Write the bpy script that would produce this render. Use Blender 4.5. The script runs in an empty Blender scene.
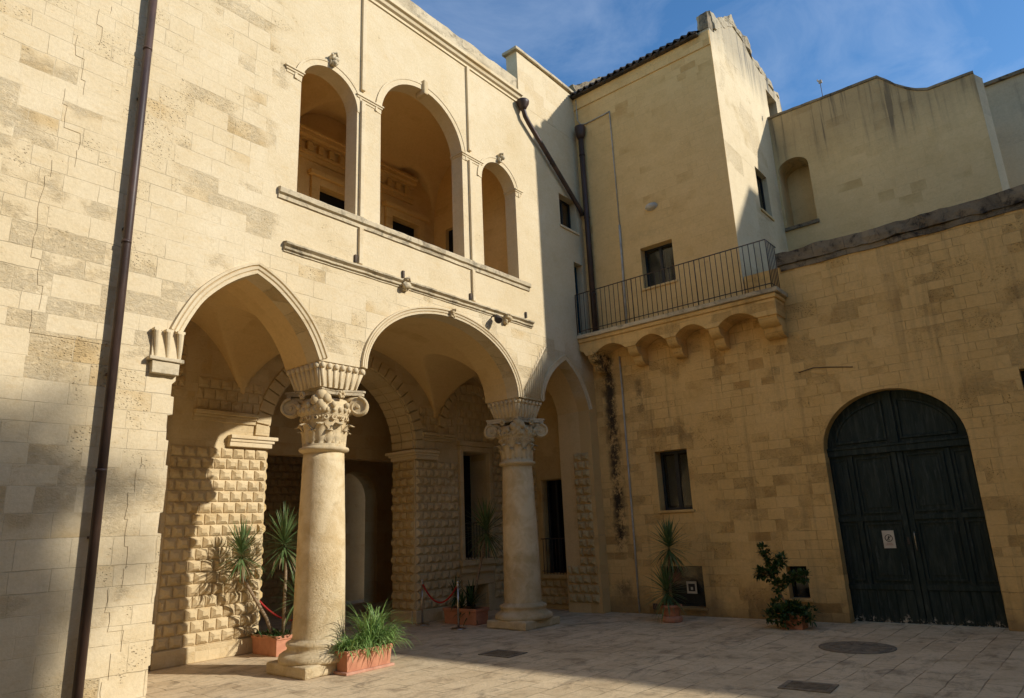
import bpy, bmesh, math, random
from mathutils import Vector, Matrix, noise
from mathutils.geometry import tessellate_polygon
R = math.radians; PI = math.pi
random.seed(7)
sc = bpy.context.scene
col = sc.collection

# ------------------------------------------------------------------ camera, sky, sun, exposure
cam = bpy.data.objects.new('camera', bpy.data.cameras.new('camera')); col.objects.link(cam)
cr = Vector((0.64001892, -0.76721813, -0.0418584)); cu = Vector((-0.16993367, -0.19446778, 0.96607703)); cf = Vector((0.74933193, 0.61119442, 0.25483925))
cam.matrix_world = Matrix(((cr.x, cu.x, -cf.x, 0), (cr.y, cu.y, -cf.y, 0), (cr.z, cu.z, -cf.z, 2.0), (0, 0, 0, 1)))
cam.data.sensor_width = 36; cam.data.lens = 683 / 1024 * 36
cam.data.clip_start = 0.1; cam.data.clip_end = 2000
sc.camera = cam

S2 = Vector((0.83, -1.73, 1.0)).normalized()          # direction towards the sun
world = bpy.data.worlds.new('World'); sc.world = world; world.use_nodes = True
wt = world.node_tree; wt.nodes.clear()
wo = wt.nodes.new('ShaderNodeOutputWorld'); bg = wt.nodes.new('ShaderNodeBackground')
sky = wt.nodes.new('ShaderNodeTexSky'); sky.sky_type = 'NISHITA'; sky.sun_disc = False
sky.sun_elevation = math.asin(S2.z); sky.sun_rotation = math.atan2(S2.x, S2.y)
sky.air_density = 1.0; sky.dust_density = 0.35; sky.ozone_density = 2.6
tc = wt.nodes.new('ShaderNodeTexCoord'); mp = wt.nodes.new('ShaderNodeMapping'); mp.inputs['Scale'].default_value = (1.2, 2.2, 4.5); mp.inputs['Rotation'].default_value = (0.3, 0.2, 0.6)
cn = wt.nodes.new('ShaderNodeTexNoise'); cn.inputs['Scale'].default_value = 2.2; cn.inputs['Detail'].default_value = 7; cn.inputs['Roughness'].default_value = 0.62; cn.inputs['Distortion'].default_value = 0.6
crp = wt.nodes.new('ShaderNodeValToRGB'); crp.color_ramp.elements[0].position = 0.47; crp.color_ramp.elements[0].color = (0, 0, 0, 1); crp.color_ramp.elements[1].position = 0.85; crp.color_ramp.elements[1].color = (0.28, 0.28, 0.28, 1)
mx = wt.nodes.new('ShaderNodeMix'); mx.data_type = 'RGBA'; mx.inputs['B'].default_value = (4.4, 4.9, 5.7, 1)
L = wt.links.new
L(tc.outputs['Generated'], mp.inputs['Vector']); L(mp.outputs[0], cn.inputs['Vector']); L(cn.outputs['Fac'], crp.inputs[0])
L(crp.outputs[0], mx.inputs['Factor']); L(sky.outputs[0], mx.inputs['A']); hs = wt.nodes.new('ShaderNodeHueSaturation'); hs.inputs['Saturation'].default_value = 1.22; L(mx.outputs['Result'], hs.inputs['Color']); L(hs.outputs[0], bg.inputs[0])
bg.inputs[1].default_value = 0.15
L(bg.outputs[0], wo.inputs[0])

sl = bpy.data.lights.new('sun', 'SUN'); sl.energy = 3.9; sl.angle = R(1.0); sl.color = (1.0, 0.955, 0.89)
sun = bpy.data.objects.new('sun', sl); col.objects.link(sun)
sun.rotation_euler = S2.to_track_quat('Z', 'Y').to_euler(); sun.location = (10, -20, 30)

sc.view_settings.view_transform = 'Standard'; sc.view_settings.look = 'None'
sc.view_settings.gamma = 1.0; sc.view_settings.use_curve_mapping = False
sc.view_settings.exposure = 0.30
sc.cycles.max_bounces = 8; sc.cycles.diffuse_bounces = 5

# ------------------------------------------------------------------ node helper / materials
class NT:
    def __init__(s, name):
        s.m = bpy.data.materials.new(name); s.m.use_nodes = True
        s.t = s.m.node_tree; s.b = s.t.nodes['Principled BSDF']
        s.b.inputs['Roughness'].default_value = 0.9
        s.b.inputs['Specular IOR Level'].default_value = 0.2
    def n(s, typ, **kw):
        n = s.t.nodes.new(typ)
        for k, v in kw.items(): setattr(n, k, v)
        return n
    def l(s, a, b): s.t.links.new(a, b)
    def val(s, x, inp):
        if hasattr(x, 'is_output') or isinstance(x, bpy.types.NodeSocket): s.l(x, inp)
        else: inp.default_value = x
    def math(s, op, a, b=0.0, c=None, clamp=False):
        n = s.n('ShaderNodeMath', operation=op); n.use_clamp = clamp
        s.val(a, n.inputs[0]); s.val(b, n.inputs[1])
        if c is not None: s.val(c, n.inputs[2])
        return n.outputs[0]
    def ss(s, x, lo, hi, a=0.0, b=1.0):
        n = s.n('ShaderNodeMapRange', interpolation_type='SMOOTHSTEP'); n.clamp = True
        s.val(x, n.inputs[0]); s.val(lo, n.inputs[1]); s.val(hi, n.inputs[2]); s.val(a, n.inputs[3]); s.val(b, n.inputs[4])
        return n.outputs[0]
    def noise(s, vec, scale, detail=4, rough=0.55, dist=0.0):
        n = s.n('ShaderNodeTexNoise'); s.l(vec, n.inputs['Vector'])
        n.inputs['Scale'].default_value = scale; n.inputs['Detail'].default_value = detail
        n.inputs['Roughness'].default_value = rough; n.inputs['Distortion'].default_value = dist
        return n.outputs['Fac']
    def scale(s, vec, v):
        n = s.n('ShaderNodeVectorMath', operation='MULTIPLY'); s.l(vec, n.inputs[0]); n.inputs[1].default_value = v
        return n.outputs[0]
    def mix(s, f, a, b, mode='MIX'):
        n = s.n('ShaderNodeMix', data_type='RGBA', blend_type=mode)
        s.val(f, n.inputs['Factor'])
        for x, i in ((a, 'A'), (b, 'B')):
            if isinstance(x, tuple): n.inputs[i].default_value = (*x, 1) if len(x) == 3 else x
            else: s.l(x, n.inputs[i])
        return n.outputs['Result']
    def bump(s, h, strength, dist, prev=None):
        n = s.n('ShaderNodeBump'); s.l(h, n.inputs['Height']); n.inputs['Strength'].default_value = strength; n.inputs['Distance'].default_value = dist
        if prev is not None: s.l(prev, n.inputs['Normal'])
        return n.outputs[0]
    def pos(s): return s.n('ShaderNodeNewGeometry').outputs['Position']

def stone(name, c_light, c_dark, c_worn, plane='XZ', bw=0.62, bh=0.30, joint=0.5, pit=0.6, streak=0.0, stain_z=None, contrast=1.0, rough_bump=0.5, joint_col=None, soot=(0.05, 0.042, 0.033), grime=0.0, seedoff=0.0, dark_base=False, dressed=None, ero=1.0, stains=(), shade_tint=None):
    """limestone ashlar with irregular courses, block-to-block tone, pitted blocks and weathering"""
    t = NT(name); P = t.pos()
    sx = t.n('ShaderNodeSeparateXYZ'); t.l(P, sx.inputs[0]); X, Y, Z = sx.outputs
    if plane == 'XZ': U, V = t.math('ADD', X, t.math('MULTIPLY', Y, 0.37)), Z
    elif plane == 'YZ': U, V = t.math('ADD', Y, t.math('MULTIPLY', X, 0.37)), Z
    else: U, V = X, Y
    # irregular course heights and running lengths
    cv = t.n('ShaderNodeCombineXYZ'); t.l(V, cv.inputs[0]); cv.inputs[1].default_value = 3.3 + seedoff
    nv = t.noise(cv.outputs[0], 0.9, 2)
    wob = t.noise(P, 0.5, 2); cu_ = t.n('ShaderNodeCombineXYZ'); t.l(U, cu_.inputs[0]); cu_.inputs[1].default_value = 7.7
    V2 = t.math('ADD', V, t.math('ADD', t.math('MULTIPLY', t.math('SUBTRACT', nv, 0.5), 0.55), t.math('MULTIPLY', t.math('SUBTRACT', wob, 0.5), 0.03)))
    U2 = t.math('ADD', U, t.math('MULTIPLY', t.math('SUBTRACT', t.noise(cu_.outputs[0], 0.8, 2), 0.5), 0.9))
    jit = t.noise(P, 7, 3)
    V3 = t.math('ADD', V2, t.math('MULTIPLY', t.math('SUBTRACT', jit, 0.5), 0.018))
    U3 = t.math('ADD', U2, t.math('MULTIPLY', t.math('SUBTRACT', jit, 0.5), 0.02))
    uv = t.n('ShaderNodeCombineXYZ'); t.l(U3, uv.inputs[0]); t.l(V3, uv.inputs[1]); uv = uv.outputs[0]
    br = t.n('ShaderNodeTexBrick'); t.l(uv, br.inputs['Vector'])
    br.inputs['Color1'].default_value = (0, 0, 0, 1); br.inputs['Color2'].default_value = (1, 1, 1, 1); br.inputs['Mortar'].default_value = (0.5, 0.5, 0.5, 1)
    br.inputs['Scale'].default_value = 1; br.inputs['Brick Width'].default_value = bw; br.inputs['Row Height'].default_value = bh
    br.inputs['Mortar Size'].default_value = 0.006; br.inputs['Mortar Smooth'].default_value = 0.6; br.offset = 0.43; br.offset_frequency = 2; br.squash = 0.72; br.squash_frequency = 3
    bf = t.n('ShaderNodeSeparateColor'); t.l(br.outputs['Color'], bf.inputs[0]); rnd = bf.outputs[0]; mort = br.outputs['Fac']
    rnd = t.math('ADD', t.math('MULTIPLY', rnd, 0.62), t.math('MULTIPLY', t.noise(t.scale(P, (1, 1, 1.7)), 2.6, 5, 0.7, 0.5), 0.38 * 1.9 - 0.34 * 0.5) if False else t.math('MULTIPLY', t.noise(t.scale(P, (1, 1, 1.7)), 2.6, 5, 0.7, 0.5), 0.40))
    if dressed:   # finely dressed ashlar round the loggia: joints all but vanish
        keep = t.math('SUBTRACT', 1.0, t.math('MULTIPLY', t.ss(U, dressed[0], dressed[0] + .5), t.ss(Z, dressed[1], dressed[1] + .25)))
        keep = t.math('ADD', t.math('MULTIPLY', keep, 0.85), 0.15)
        rnd = t.math('ADD', t.math('MULTIPLY', t.math('SUBTRACT', rnd, 0.5), keep), 0.5); mort = t.math('MULTIPLY', mort, keep)
    jvis = t.ss(t.noise(P, 1.1, 4, 0.6), 0.40, 0.60)
    mort = t.math('MULTIPLY', mort, t.math('ADD', t.math('MULTIPLY', jvis, 0.8), 0.2))
    big = t.noise(P, 0.55, 3, 0.6); mid = t.noise(P, 2.3, 5, 0.65, 0.4); fine = t.noise(P, 24, 5, 0.7); grain = t.noise(P, 90, 3, 0.6)
    tone = t.math('ADD', t.math('MULTIPLY', t.math('SUBTRACT', rnd, 0.5), 0.38 * contrast), t.math('ADD', t.math('MULTIPLY', t.math('SUBTRACT', mid, 0.5), 1.1 * contrast), t.math('MULTIPLY', t.math('SUBTRACT', big, 0.5), 1.3 * contrast)))
    f = t.math('ADD', tone, 0.42, clamp=True)
    c = t.mix(f, c_light, c_dark)
    # ochre / iron patches on single blocks
    pm = t.math('MULTIPLY', t.ss(rnd, 0.60, 0.80), t.ss(t.noise(t.scale(P, (1, 1, 1.3)), 0.8, 3), 0.48, 0.66))
    pm2 = t.ss(t.noise(P, 1.5, 6, 0.7, 0.8), 0.62, 0.78)
    c = t.mix(t.math('MULTIPLY', t.math('MAXIMUM', pm, t.math('MULTIPLY', pm2, 0.6)), 0.75 * contrast if contrast < 1.3 else 0.9), c, c_worn)
    c = t.mix(t.math('MULTIPLY', t.math('SUBTRACT', fine, 0.33), 0.42, clamp=True), c, (0.14, 0.09, 0.04))
    c = t.mix(t.ss(t.noise(t.scale(P, (1, 1, 2.0)), 5.5, 6, 0.75, 0.7), 0.50, 0.68, 0, 0.26 * min(1.3, contrast)), c, c_worn)
    if shade_tint: c = t.mix(t.math('MULTIPLY', t.math('MULTIPLY', t.ss(X, 14.15, 14.4), t.ss(Z, 5.2, 6.2, 1, 0)), 0.9), c, shade_tint)  # warm shade of the low right pier put into the colour
    # pitted, eroded blocks
    vor = t.n('ShaderNodeTexVoronoi'); t.l(t.scale(P, (1, 1, 1.5)), vor.inputs['Vector']); vor.inputs['Scale'].default_value = 26
    pitn = t.math('MULTIPLY', t.ss(vor.outputs['Distance'], 0.1, 0.42, 1, 0), t.ss(fine, 0.42, 0.6))
    pmask = t.math('MULTIPLY', t.math('MAXIMUM', t.math('MULTIPLY', t.ss(rnd, 0.55, 0.7), t.ss(mid, 0.42, 0.52)), t.ss(mid, 0.6, 0.68)), t.ss(big, 0.40, 0.56))
    pits = t.math('MULTIPLY', pitn, pmask)
    worn = t.math('MULTIPLY', t.math('MULTIPLY', t.ss(rnd, 0.52, 0.60), t.ss(t.noise(P, 0.8, 3, 0.6), 0.46, 0.55)), t.ss(t.noise(P, 9, 5, 0.7), 0.30, 0.5))
    craggy = t.math('MULTIPLY', worn, t.noise(t.scale(P, (1, 1, 1.8)), 13, 6, 0.8, 0.8))
    c = t.mix(t.math('MULTIPLY', t.math('MULTIPLY', worn, t.ss(craggy, 0.54, 0.34)), 0.22 * ero), c, c_worn)
    c = t.mix(t.math('MULTIPLY', t.math('MULTIPLY', worn, t.ss(t.noise(t.scale(P, (1, 1, 2.2)), 11, 4, 0.8, 1.2), 0.55, 0.62)), 0.20 * ero), c, (0.26, 0.16, 0.06))
    c = t.mix(t.math('MULTIPLY', pits, 0.38 * pit), c, (0.20, 0.125, 0.055))
    # joints
    jm = t.math('MULTIPLY', mort, t.ss(t.noise(P, 1.7, 3), 0.38, 0.62))
    c = t.mix(t.math('MULTIPLY', jm, joint), c, joint_col or tuple(v * 0.45 for v in c_dark))
    if streak > 0:
        st = t.noise(t.scale(P, (5, 5, 0.22)), 1.0, 5, 0.65, 0.3)
        sm = t.ss(st, 0.5, 0.72)
        if stain_z: sm = t.math('MULTIPLY', t.math('ADD', sm, 0.5), t.ss(t.math('ADD', Z, t.math('MULTIPLY', t.math('SUBTRACT', t.noise(t.scale(P, (3, 3, .2)), 1, 4), 0.5), 1.6)), stain_z[0], stain_z[1]), clamp=True)
        c = t.mix(t.math('MULTIPLY', sm, streak, clamp=True), c, soot)
    if grime > 0:
        gm = t.math('MULTIPLY', t.ss(t.noise(P, 3.1, 6, 0.75, 0.5), 0.5, 0.66), grime)
        c = t.mix(gm, c, soot)
    for (u0, hw, z0_, z1_, k_) in stains:   # black algae and water marks, each with its own ragged outline
        wob_ = t.math('MULTIPLY', t.math('SUBTRACT', t.noise(P, 4.0, 4, 0.7), 0.5), hw * 1.5)
        du = t.math('ABSOLUTE', t.math('SUBTRACT', t.math('ADD', Y if plane == 'YZ' else X, wob_), u0))
        m_ = t.math('MULTIPLY', t.ss(du, hw * .3, hw * 1.5, 1, 0), t.math('MULTIPLY', t.ss(Z, z0_ - .1, z0_ + .25), t.ss(Z, z1_ - .2, z1_ + .1, 1, 0)))
        m_ = t.math('MULTIPLY', m_, t.ss(t.math('ADD', t.math('MULTIPLY', t.noise(P, 9, 8, 0.85, 0.3), 0.6), t.math('MULTIPLY', t.noise(t.scale(P, (1, 1, 0.6)), 2.2, 3), 0.4)), 0.44, 0.54))
        c = t.mix(t.math('MULTIPLY', m_, k_), c, (0.035, 0.026, 0.018))
    if dark_base:   # dark tone with a ragged edge along the foot of the wall
        db = t.ss(t.math('ADD', Z, t.math('MULTIPLY', t.math('SUBTRACT', t.noise(P, 1.6, 5, 0.7), 0.5), 1.5)), 0.0, 0.75, 0.55, 0.0)
        c = t.mix(db, c, (0.10, 0.07, 0.04))
    t.l(c, t.b.inputs['Base Color'])
    h = t.math('ADD', t.math('MULTIPLY', mort, -0.5), t.math('ADD', t.math('MULTIPLY', pits, -1.4 * pit), t.math('MULTIPLY', t.math('MULTIPLY', rnd, pmask), -0.35)))
    h = t.math('ADD', h, t.math('ADD', t.math('ADD', t.math('MULTIPLY', worn, -1.3 * ero), t.math('MULTIPLY', craggy, 2.0 * ero)), t.math('ADD', t.math('MULTIPLY', mid, 0.55), t.math('MULTIPLY', fine, 0.35))))
    n1 = t.bump(h, rough_bump, 0.022)
    n2 = t.bump(grain, 0.3, 0.004, n1)
    t.l(n2, t.b.inputs['Normal'])
    return t.m

CREAM = (0.73, 0.61, 0.40); CREAMD = (0.60, 0.46, 0.25); IRON = (0.54, 0.36, 0.145)
OCH = (0.80, 0.535, 0.215); OCHD = (0.63, 0.39, 0.125); OCHW = (0.42, 0.225, 0.06)
M = {}
M['facade'] = stone('limestone_facade', CREAM, CREAMD, IRON, 'XZ', 0.50, 0.265, 0.34, 0.8, contrast=0.85, rough_bump=0.8, dressed=(8.6, 6.3), shade_tint=(0.62, 0.40, 0.15))
M['smooth'] = stone('limestone_dressed', (0.74, 0.62, 0.41), (0.62, 0.48, 0.27), IRON, 'XZ', 0.9, 0.34, 0.22, 0.3, contrast=0.5, rough_bump=0.35)
M['court'] = stone('limestone_court_wall', OCH, OCHD, OCHW, 'YZ', 0.42, 0.20, 0.45, 0.8, streak=0.25, contrast=0.78, stains=[(8.88, .17, 1.35, 6.3, .95), (8.88, .22, .3, .8, .6), (8.06, .09, 4.55, 5.5, .6), (7.35, .6, 3.86, 4.22, .42), (6.9, .35, 3.75, 4.0, .4), (4.6, .25, 4.9, 5.0, .0)], rough_bump=0.95, dark_base=True, joint_col=(0.34, 0.23, 0.10))
M['tower'] = stone('limestone_upper_wall', (0.78, 0.55, 0.25), (0.64, 0.425, 0.165), OCHW, 'YZ', 0.44, 0.215, 0.30, 0.2, contrast=0.65, rough_bump=0.5, ero=.3, stains=[(7.4, .85, 9.02, 9.22, .32)])
M['gable'] = stone('lime_rendered_gable', (0.76, 0.64, 0.42), (0.64, 0.50, 0.29), (0.50, 0.36, 0.17), 'XZ', 1.1, 0.6, 0.1, 0.5, streak=0.95, stain_z=(13.3, 14.7), contrast=0.7, rough_bump=0.7, soot=(0.12, 0.115, 0.10))
M['high'] = stone('limestone_high_wall', (0.76, 0.57, 0.29), (0.61, 0.44, 0.20), (0.44, 0.29, 0.11), 'YZ', 0.5, 0.25, 0.10, 0.4, streak=0.85, stain_z=(10.9, 12.6), contrast=0.75, rough_bump=0.5, soot=(0.15, 0.12, 0.08), ero=.4)
M['white'] = stone('pale_rendered_wall', (0.70, 0.59, 0.39), (0.58, 0.47, 0.29), (0.35, 0.3, 0.22), 'YZ', 1.4, 0.8, 0.05, 0.2, streak=0.4, stain_z=(11.5, 13.0), contrast=0.7, rough_bump=0.3)
M['weather'] = stone('weathered_coping', (0.30, 0.24, 0.15), (0.13, 0.105, 0.07), (0.08, 0.065, 0.05), 'YZ', 0.7, 1.0, 0.3, 1.0, contrast=1.5, rough_bump=1.0, grime=0.95, soot=(0.035, 0.03, 0.025))
M['lichen'] = stone('lichened_stone_trim', (0.66, 0.55, 0.36), (0.42, 0.34, 0.21), (0.28, 0.22, 0.14), 'XZ', 0.8, 1.0, 0.3, 0.8, contrast=1.2, rough_bump=0.8, grime=0.6, soot=(0.10, 0.085, 0.062))
M['rustic'] = stone('rusticated_stone', (0.68, 0.54, 0.32), (0.50, 0.375, 0.195), IRON, 'XZ', 0.27, 0.215, 0.0, 0.5, contrast=0.9, rough_bump=0.6)
M['rustic_warm'] = stone('rusticated_stone_ochre', (0.66, 0.485, 0.23), (0.50, 0.345, 0.14), OCHW, 'YZ', 0.27, 0.215, 0.0, 0.5, contrast=0.9, rough_bump=0.6)
M['carve'] = stone('carved_limestone', (0.68, 0.54, 0.32), (0.52, 0.39, 0.205), IRON, 'XZ', 4, 4, 0.0, 0.6, contrast=1.0, rough_bump=0.7, grime=0.28, soot=(0.16, 0.13, 0.09))
M['vault'] = stone('vault_plaster', (0.78, 0.57, 0.28), (0.68, 0.47, 0.205), OCHW, 'XY', 1.6, 0.4, 0.10, 0.1, contrast=0.5, rough_bump=0.2, ero=.1)
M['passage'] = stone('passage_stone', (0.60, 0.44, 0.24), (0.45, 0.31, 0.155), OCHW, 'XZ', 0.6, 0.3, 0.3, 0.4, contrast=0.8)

def col_stone():
    t = NT('column_shaft_stone'); P = t.pos()
    sx = t.n('ShaderNodeSeparateXYZ'); t.l(P, sx.inputs[0]); Z = sx.outputs[2]
    mid = t.noise(P, 2.6, 5, 0.65, 0.5); fine = t.noise(P, 18, 6, 0.75)
    c = t.mix(t.ss(mid, 0.35, 0.7), (0.70, 0.56, 0.335), (0.54, 0.395, 0.20))
    band = t.ss(t.math('ADD', Z, t.math('MULTIPLY', t.noise(P, 2.0, 4), 1.6)), 1.6, 2.9, 1, 0)   # eroded lower half
    vor = t.n('ShaderNodeTexVoronoi'); t.l(t.scale(P, (1, 1, 0.8)), vor.inputs['Vector']); vor.inputs['Scale'].default_value = 22
    pit = t.math('MULTIPLY', t.ss(vor.outputs['Distance'], 0.15, 0.4, 1, 0), t.math('MULTIPLY', band, t.ss(fine, 0.42, 0.58)))
    c = t.mix(t.math('MULTIPLY', pit, 0.14), c, (0.25, 0.17, 0.08))
    c = t.mix(t.math('MULTIPLY', t.ss(t.noise(P, 5, 6, 0.7), 0.55, 0.75), 0.4), c, (0.34, 0.26, 0.15))
    t.l(c, t.b.inputs['Base Color'])
    h = t.math('ADD', t.math('ADD', t.math('MULTIPLY', pit, -0.35), t.math('MULTIPLY', t.math('MULTIPLY', band, t.noise(t.scale(P, (1, 1, 1.4)), 11, 8, 0.85, 0.9)), 1.7)), t.math('ADD', t.math('MULTIPLY', fine, 0.5), t.math('MULTIPLY', mid, 0.5)))
    t.l(t.bump(t.noise(P, 80, 3), 0.25, 0.004, t.bump(h, 0.75, 0.03)), t.b.inputs['Normal'])
    return t.m
M['column'] = col_stone()

def paving():
    t = NT('worn_stone_paving'); P = t.pos()
    rot = t.n('ShaderNodeMapping'); t.l(P, rot.inputs['Vector']); rot.inputs['Rotation'].default_value = (0, 0, R(2))
    V = rot.outputs[0]
    w = t.n('ShaderNodeVectorMath', operation='ADD'); nn = t.n('ShaderNodeTexNoise'); t.l(V, nn.inputs['Vector']); nn.inputs['Scale'].default_value = 1.3
    t.l(V, w.inputs[0]); sc2 = t.scale(nn.outputs['Color'], (0.10, 0.07, 0)); t.l(sc2, w.inputs[1])
    br = t.n('ShaderNodeTexBrick'); t.l(w.outputs[0], br.inputs['Vector'])
    br.inputs['Color1'].default_value = (0, 0, 0, 1); br.inputs['Color2'].default_value = (1, 1, 1, 1); br.inputs['Mortar'].default_value = (.5, .5, .5, 1)
    br.inputs['Scale'].default_value = 1; br.inputs['Brick Width'].default_value = 0.62; br.inputs['Row Height'].default_value = 0.36
    br.inputs['Mortar Size'].default_value = 0.008; br.inputs['Mortar Smooth'].default_value = 0.5; br.squash = 0.7; br.squash_frequency = 3; br.offset = 0.37
    bf = t.n('ShaderNodeSeparateColor'); t.l(br.outputs['Color'], bf.inputs[0]); rnd = bf.outputs[0]; mort = br.outputs['Fac']
    big = t.noise(P, 0.45, 4, 0.6, 0.4); mid = t.noise(P, 2.2, 6, 0.7, 0.4); fine = t.noise(P, 16, 6, 0.75)
    f = t.math('ADD', t.math('ADD', t.math('MULTIPLY', rnd, 0.45), t.math('MULTIPLY', t.math('SUBTRACT', mid, 0.5), 1.3)), t.math('MULTIPLY', t.math('SUBTRACT', big, 0.5), 1.2), clamp=True)
    c = t.mix(f, (0.68, 0.53, 0.325), (0.45, 0.325, 0.18))
    c = t.mix(t.ss(mid, 0.50, 0.72, 0, 0.6), c, (0.23, 0.165, 0.095))
    c = t.mix(t.ss(t.noise(t.scale(P, (1, 1.8, 1)), 1.1, 6, 0.75, 1.0), 0.52, 0.68, 0, 0.5), c, (0.13, 0.10, 0.07))
    c = t.mix(t.math('MULTIPLY', t.ss(fine, 0.5, 0.7), 0.35), c, (0.14, 0.11, 0.075))
    mort = t.math('MULTIPLY', mort, t.ss(t.noise(P, 1.4, 4, 0.6), 0.38, 0.62)); c = t.mix(t.math('MULTIPLY', mort, 0.6), c, (0.11, 0.08, 0.05))
    t.l(c, t.b.inputs['Base Color'])
    t.l(t.ss(mid, 0.3, 0.7, 0.55, 0.85), t.b.inputs['Roughness'])
    h = t.math('ADD', t.math('MULTIPLY', mort, -0.7), t.math('ADD', t.math('MULTIPLY', rnd, 0.35), t.math('ADD', t.math('MULTIPLY', mid, 0.6), t.math('MULTIPLY', fine, 0.3))))
    t.l(t.bump(h, 0.9, 0.035), t.b.inputs['Normal'])
    return t.m
M['paving'] = paving()

def simple(name, c1, c2=None, rough=0.7, scale=6, metal=0.0, bump=0.15, spec=0.3, stretch=(1, 1, 1), lo=0.35, hi=0.65):
    t = NT(name); P = t.pos()
    c2 = c2 or tuple(v * 0.6 for v in c1)
    n = t.noise(t.scale(P, stretch), scale, 6, 0.65, 0.3)
    t.l(t.mix(t.ss(n, lo, hi), c1, c2), t.b.inputs['Base Color'])
    t.b.inputs['Roughness'].default_value = rough; t.b.inputs['Metallic'].default_value = metal; t.b.inputs['Specular IOR Level'].default_value = spec
    t.l(t.bump(t.noise(P, scale * 6, 4), bump, 0.01), t.b.inputs['Normal'])
    return t.m
M['pipe'] = simple('brown_painted_pipe', (0.085, 0.050, 0.036), (0.045, 0.028, 0.022), 0.45, 4, bump=0.1, stretch=(1, 1, .3))
M['grey_pipe'] = simple('pale_plastic_conduit', (0.50, 0.46, 0.38), (0.36, 0.32, 0.25), 0.5, 5)
M['iron'] = simple('wrought_iron', (0.045, 0.038, 0.033), (0.08, 0.05, 0.03), 0.6, 12)
M['frame'] = simple('dark_window_frame', (0.018, 0.022, 0.024), (0.03, 0.03, 0.03), 0.45, 8)
M['bluedoor'] = simple('blue_green_door_paint', (0.012, 0.045, 0.065), (0.02, 0.05, 0.06), 0.5, 8)
M['terra'] = simple('terracotta', (0.54, 0.245, 0.135), (0.44, 0.185, 0.10), 0.75, 5, bump=0.12)
M['terra_pale'] = simple('pale_terracotta_tray', (0.55, 0.30, 0.20), (0.45, 0.22, 0.14), 0.8, 5)
M['soil'] = simple('dark_potting_soil', (0.05, 0.035, 0.02), (0.02, 0.014, 0.01), 0.95, 30, bump=0.8)
M['bark'] = simple('dracaena_bark', (0.34, 0.25, 0.15), (0.2, 0.13, 0.07), 0.85, 18, bump=0.6, stretch=(1, 1, 3))
M['steel'] = simple('brushed_steel', (0.55, 0.50, 0.42), (0.4, 0.36, 0.3), 0.3, 9, metal=1.0, bump=0.03)
M['rope'] = simple('red_velvet_rope', (0.42, 0.03, 0.02), (0.30, 0.02, 0.015), 0.8, 30, bump=0.3)
M['paper'] = simple('notice_paper', (0.60, 0.55, 0.44), (0.52, 0.46, 0.36), 0.6, 5, bump=0.02)
M['ink'] = simple('black_ink', (0.03, 0.025, 0.025), None, 0.6, 5, bump=0)
M['inkred'] = simple('red_ink', (0.35, 0.05, 0.04), None, 0.6, 5, bump=0)
M['tile'] = simple('old_roof_tile', (0.115, 0.085, 0.06), (0.04, 0.035, 0.03), 0.9, 4, bump=0.5)
M['curtain'] = simple('pale_curtain', (0.62, 0.60, 0.52), (0.45, 0.43, 0.36), 0.9, 3)
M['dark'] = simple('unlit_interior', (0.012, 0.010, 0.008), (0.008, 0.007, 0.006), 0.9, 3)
M['lampglass'] = simple('opal_glass', (0.5, 0.47, 0.4), (0.4, 0.37, 0.3), 0.35, 5)
M['castiron'] = simple('dusty_cast_iron', (0.26, 0.21, 0.14), (0.15, 0.12, 0.08), 0.65, 9, bump=0.5)

def glass():
    t = NT('window_glass'); P = t.pos()
    t.l(t.mix(t.noise(P, 1.5, 3), (0.012, 0.013, 0.012), (0.05, 0.045, 0.035)), t.b.inputs['Base Color'])
    t.b.inputs['Roughness'].default_value = 0.06; t.b.inputs['Specular IOR Level'].default_value = 0.8
    t.l(t.bump(t.noise(P, 2.5, 2), 0.06, 0.02), t.b.inputs['Normal'])
    tr = t.n('ShaderNodeBsdfTransparent'); tr.inputs['Color'].default_value = (.75, .78, .74, 1); ms = t.n('ShaderNodeMixShader'); ms.inputs[0].default_value = 0.6
    t.l(t.b.outputs[0], ms.inputs[1]); t.l(tr.outputs[0], ms.inputs[2]); t.l(ms.outputs[0], t.t.nodes['Material Output'].inputs['Surface'])
    return t.m
M['glass'] = glass()

def door_paint():
    t = NT('weathered_green_door'); P = t.pos()
    sx = t.n('ShaderNodeSeparateXYZ'); t.l(P, sx.inputs[0]); Z = sx.outputs[2]
    n = t.noise(t.scale(P, (6, 6, 0.7)), 2.0, 6, 0.7, 0.2)
    c = t.mix(t.ss(n, 0.4, 0.7), (0.013, 0.023, 0.019), (0.034, 0.046, 0.038))
    chip = t.math('MULTIPLY', t.ss(t.noise(P, 14, 5, 0.7), 0.50, 0.56), t.ss(t.math('ADD', Z, t.math('MULTIPLY', t.noise(t.scale(P, (5, 5, 1)), 1, 3), 0.6)), 0.30, 0.42, 1, 0))
    c = t.mix(chip, c, (0.42, 0.38, 0.3))
    worn = t.math('MULTIPLY', t.ss(t.noise(t.scale(P, (9, 9, 1.2)), 1.6, 6, 0.75, 0.6), 0.51, 0.68), 0.6)
    c = t.mix(worn, c, (0.070, 0.080, 0.072))
    t.l(c, t.b.inputs['Base Color']); t.b.inputs['Roughness'].default_value = 0.6; t.b.inputs['Specular IOR Level'].default_value = 0.2
    t.l(t.bump(n, 0.4, 0.01), t.b.inputs['Normal'])
    return t.m
M['door'] = door_paint()

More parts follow.
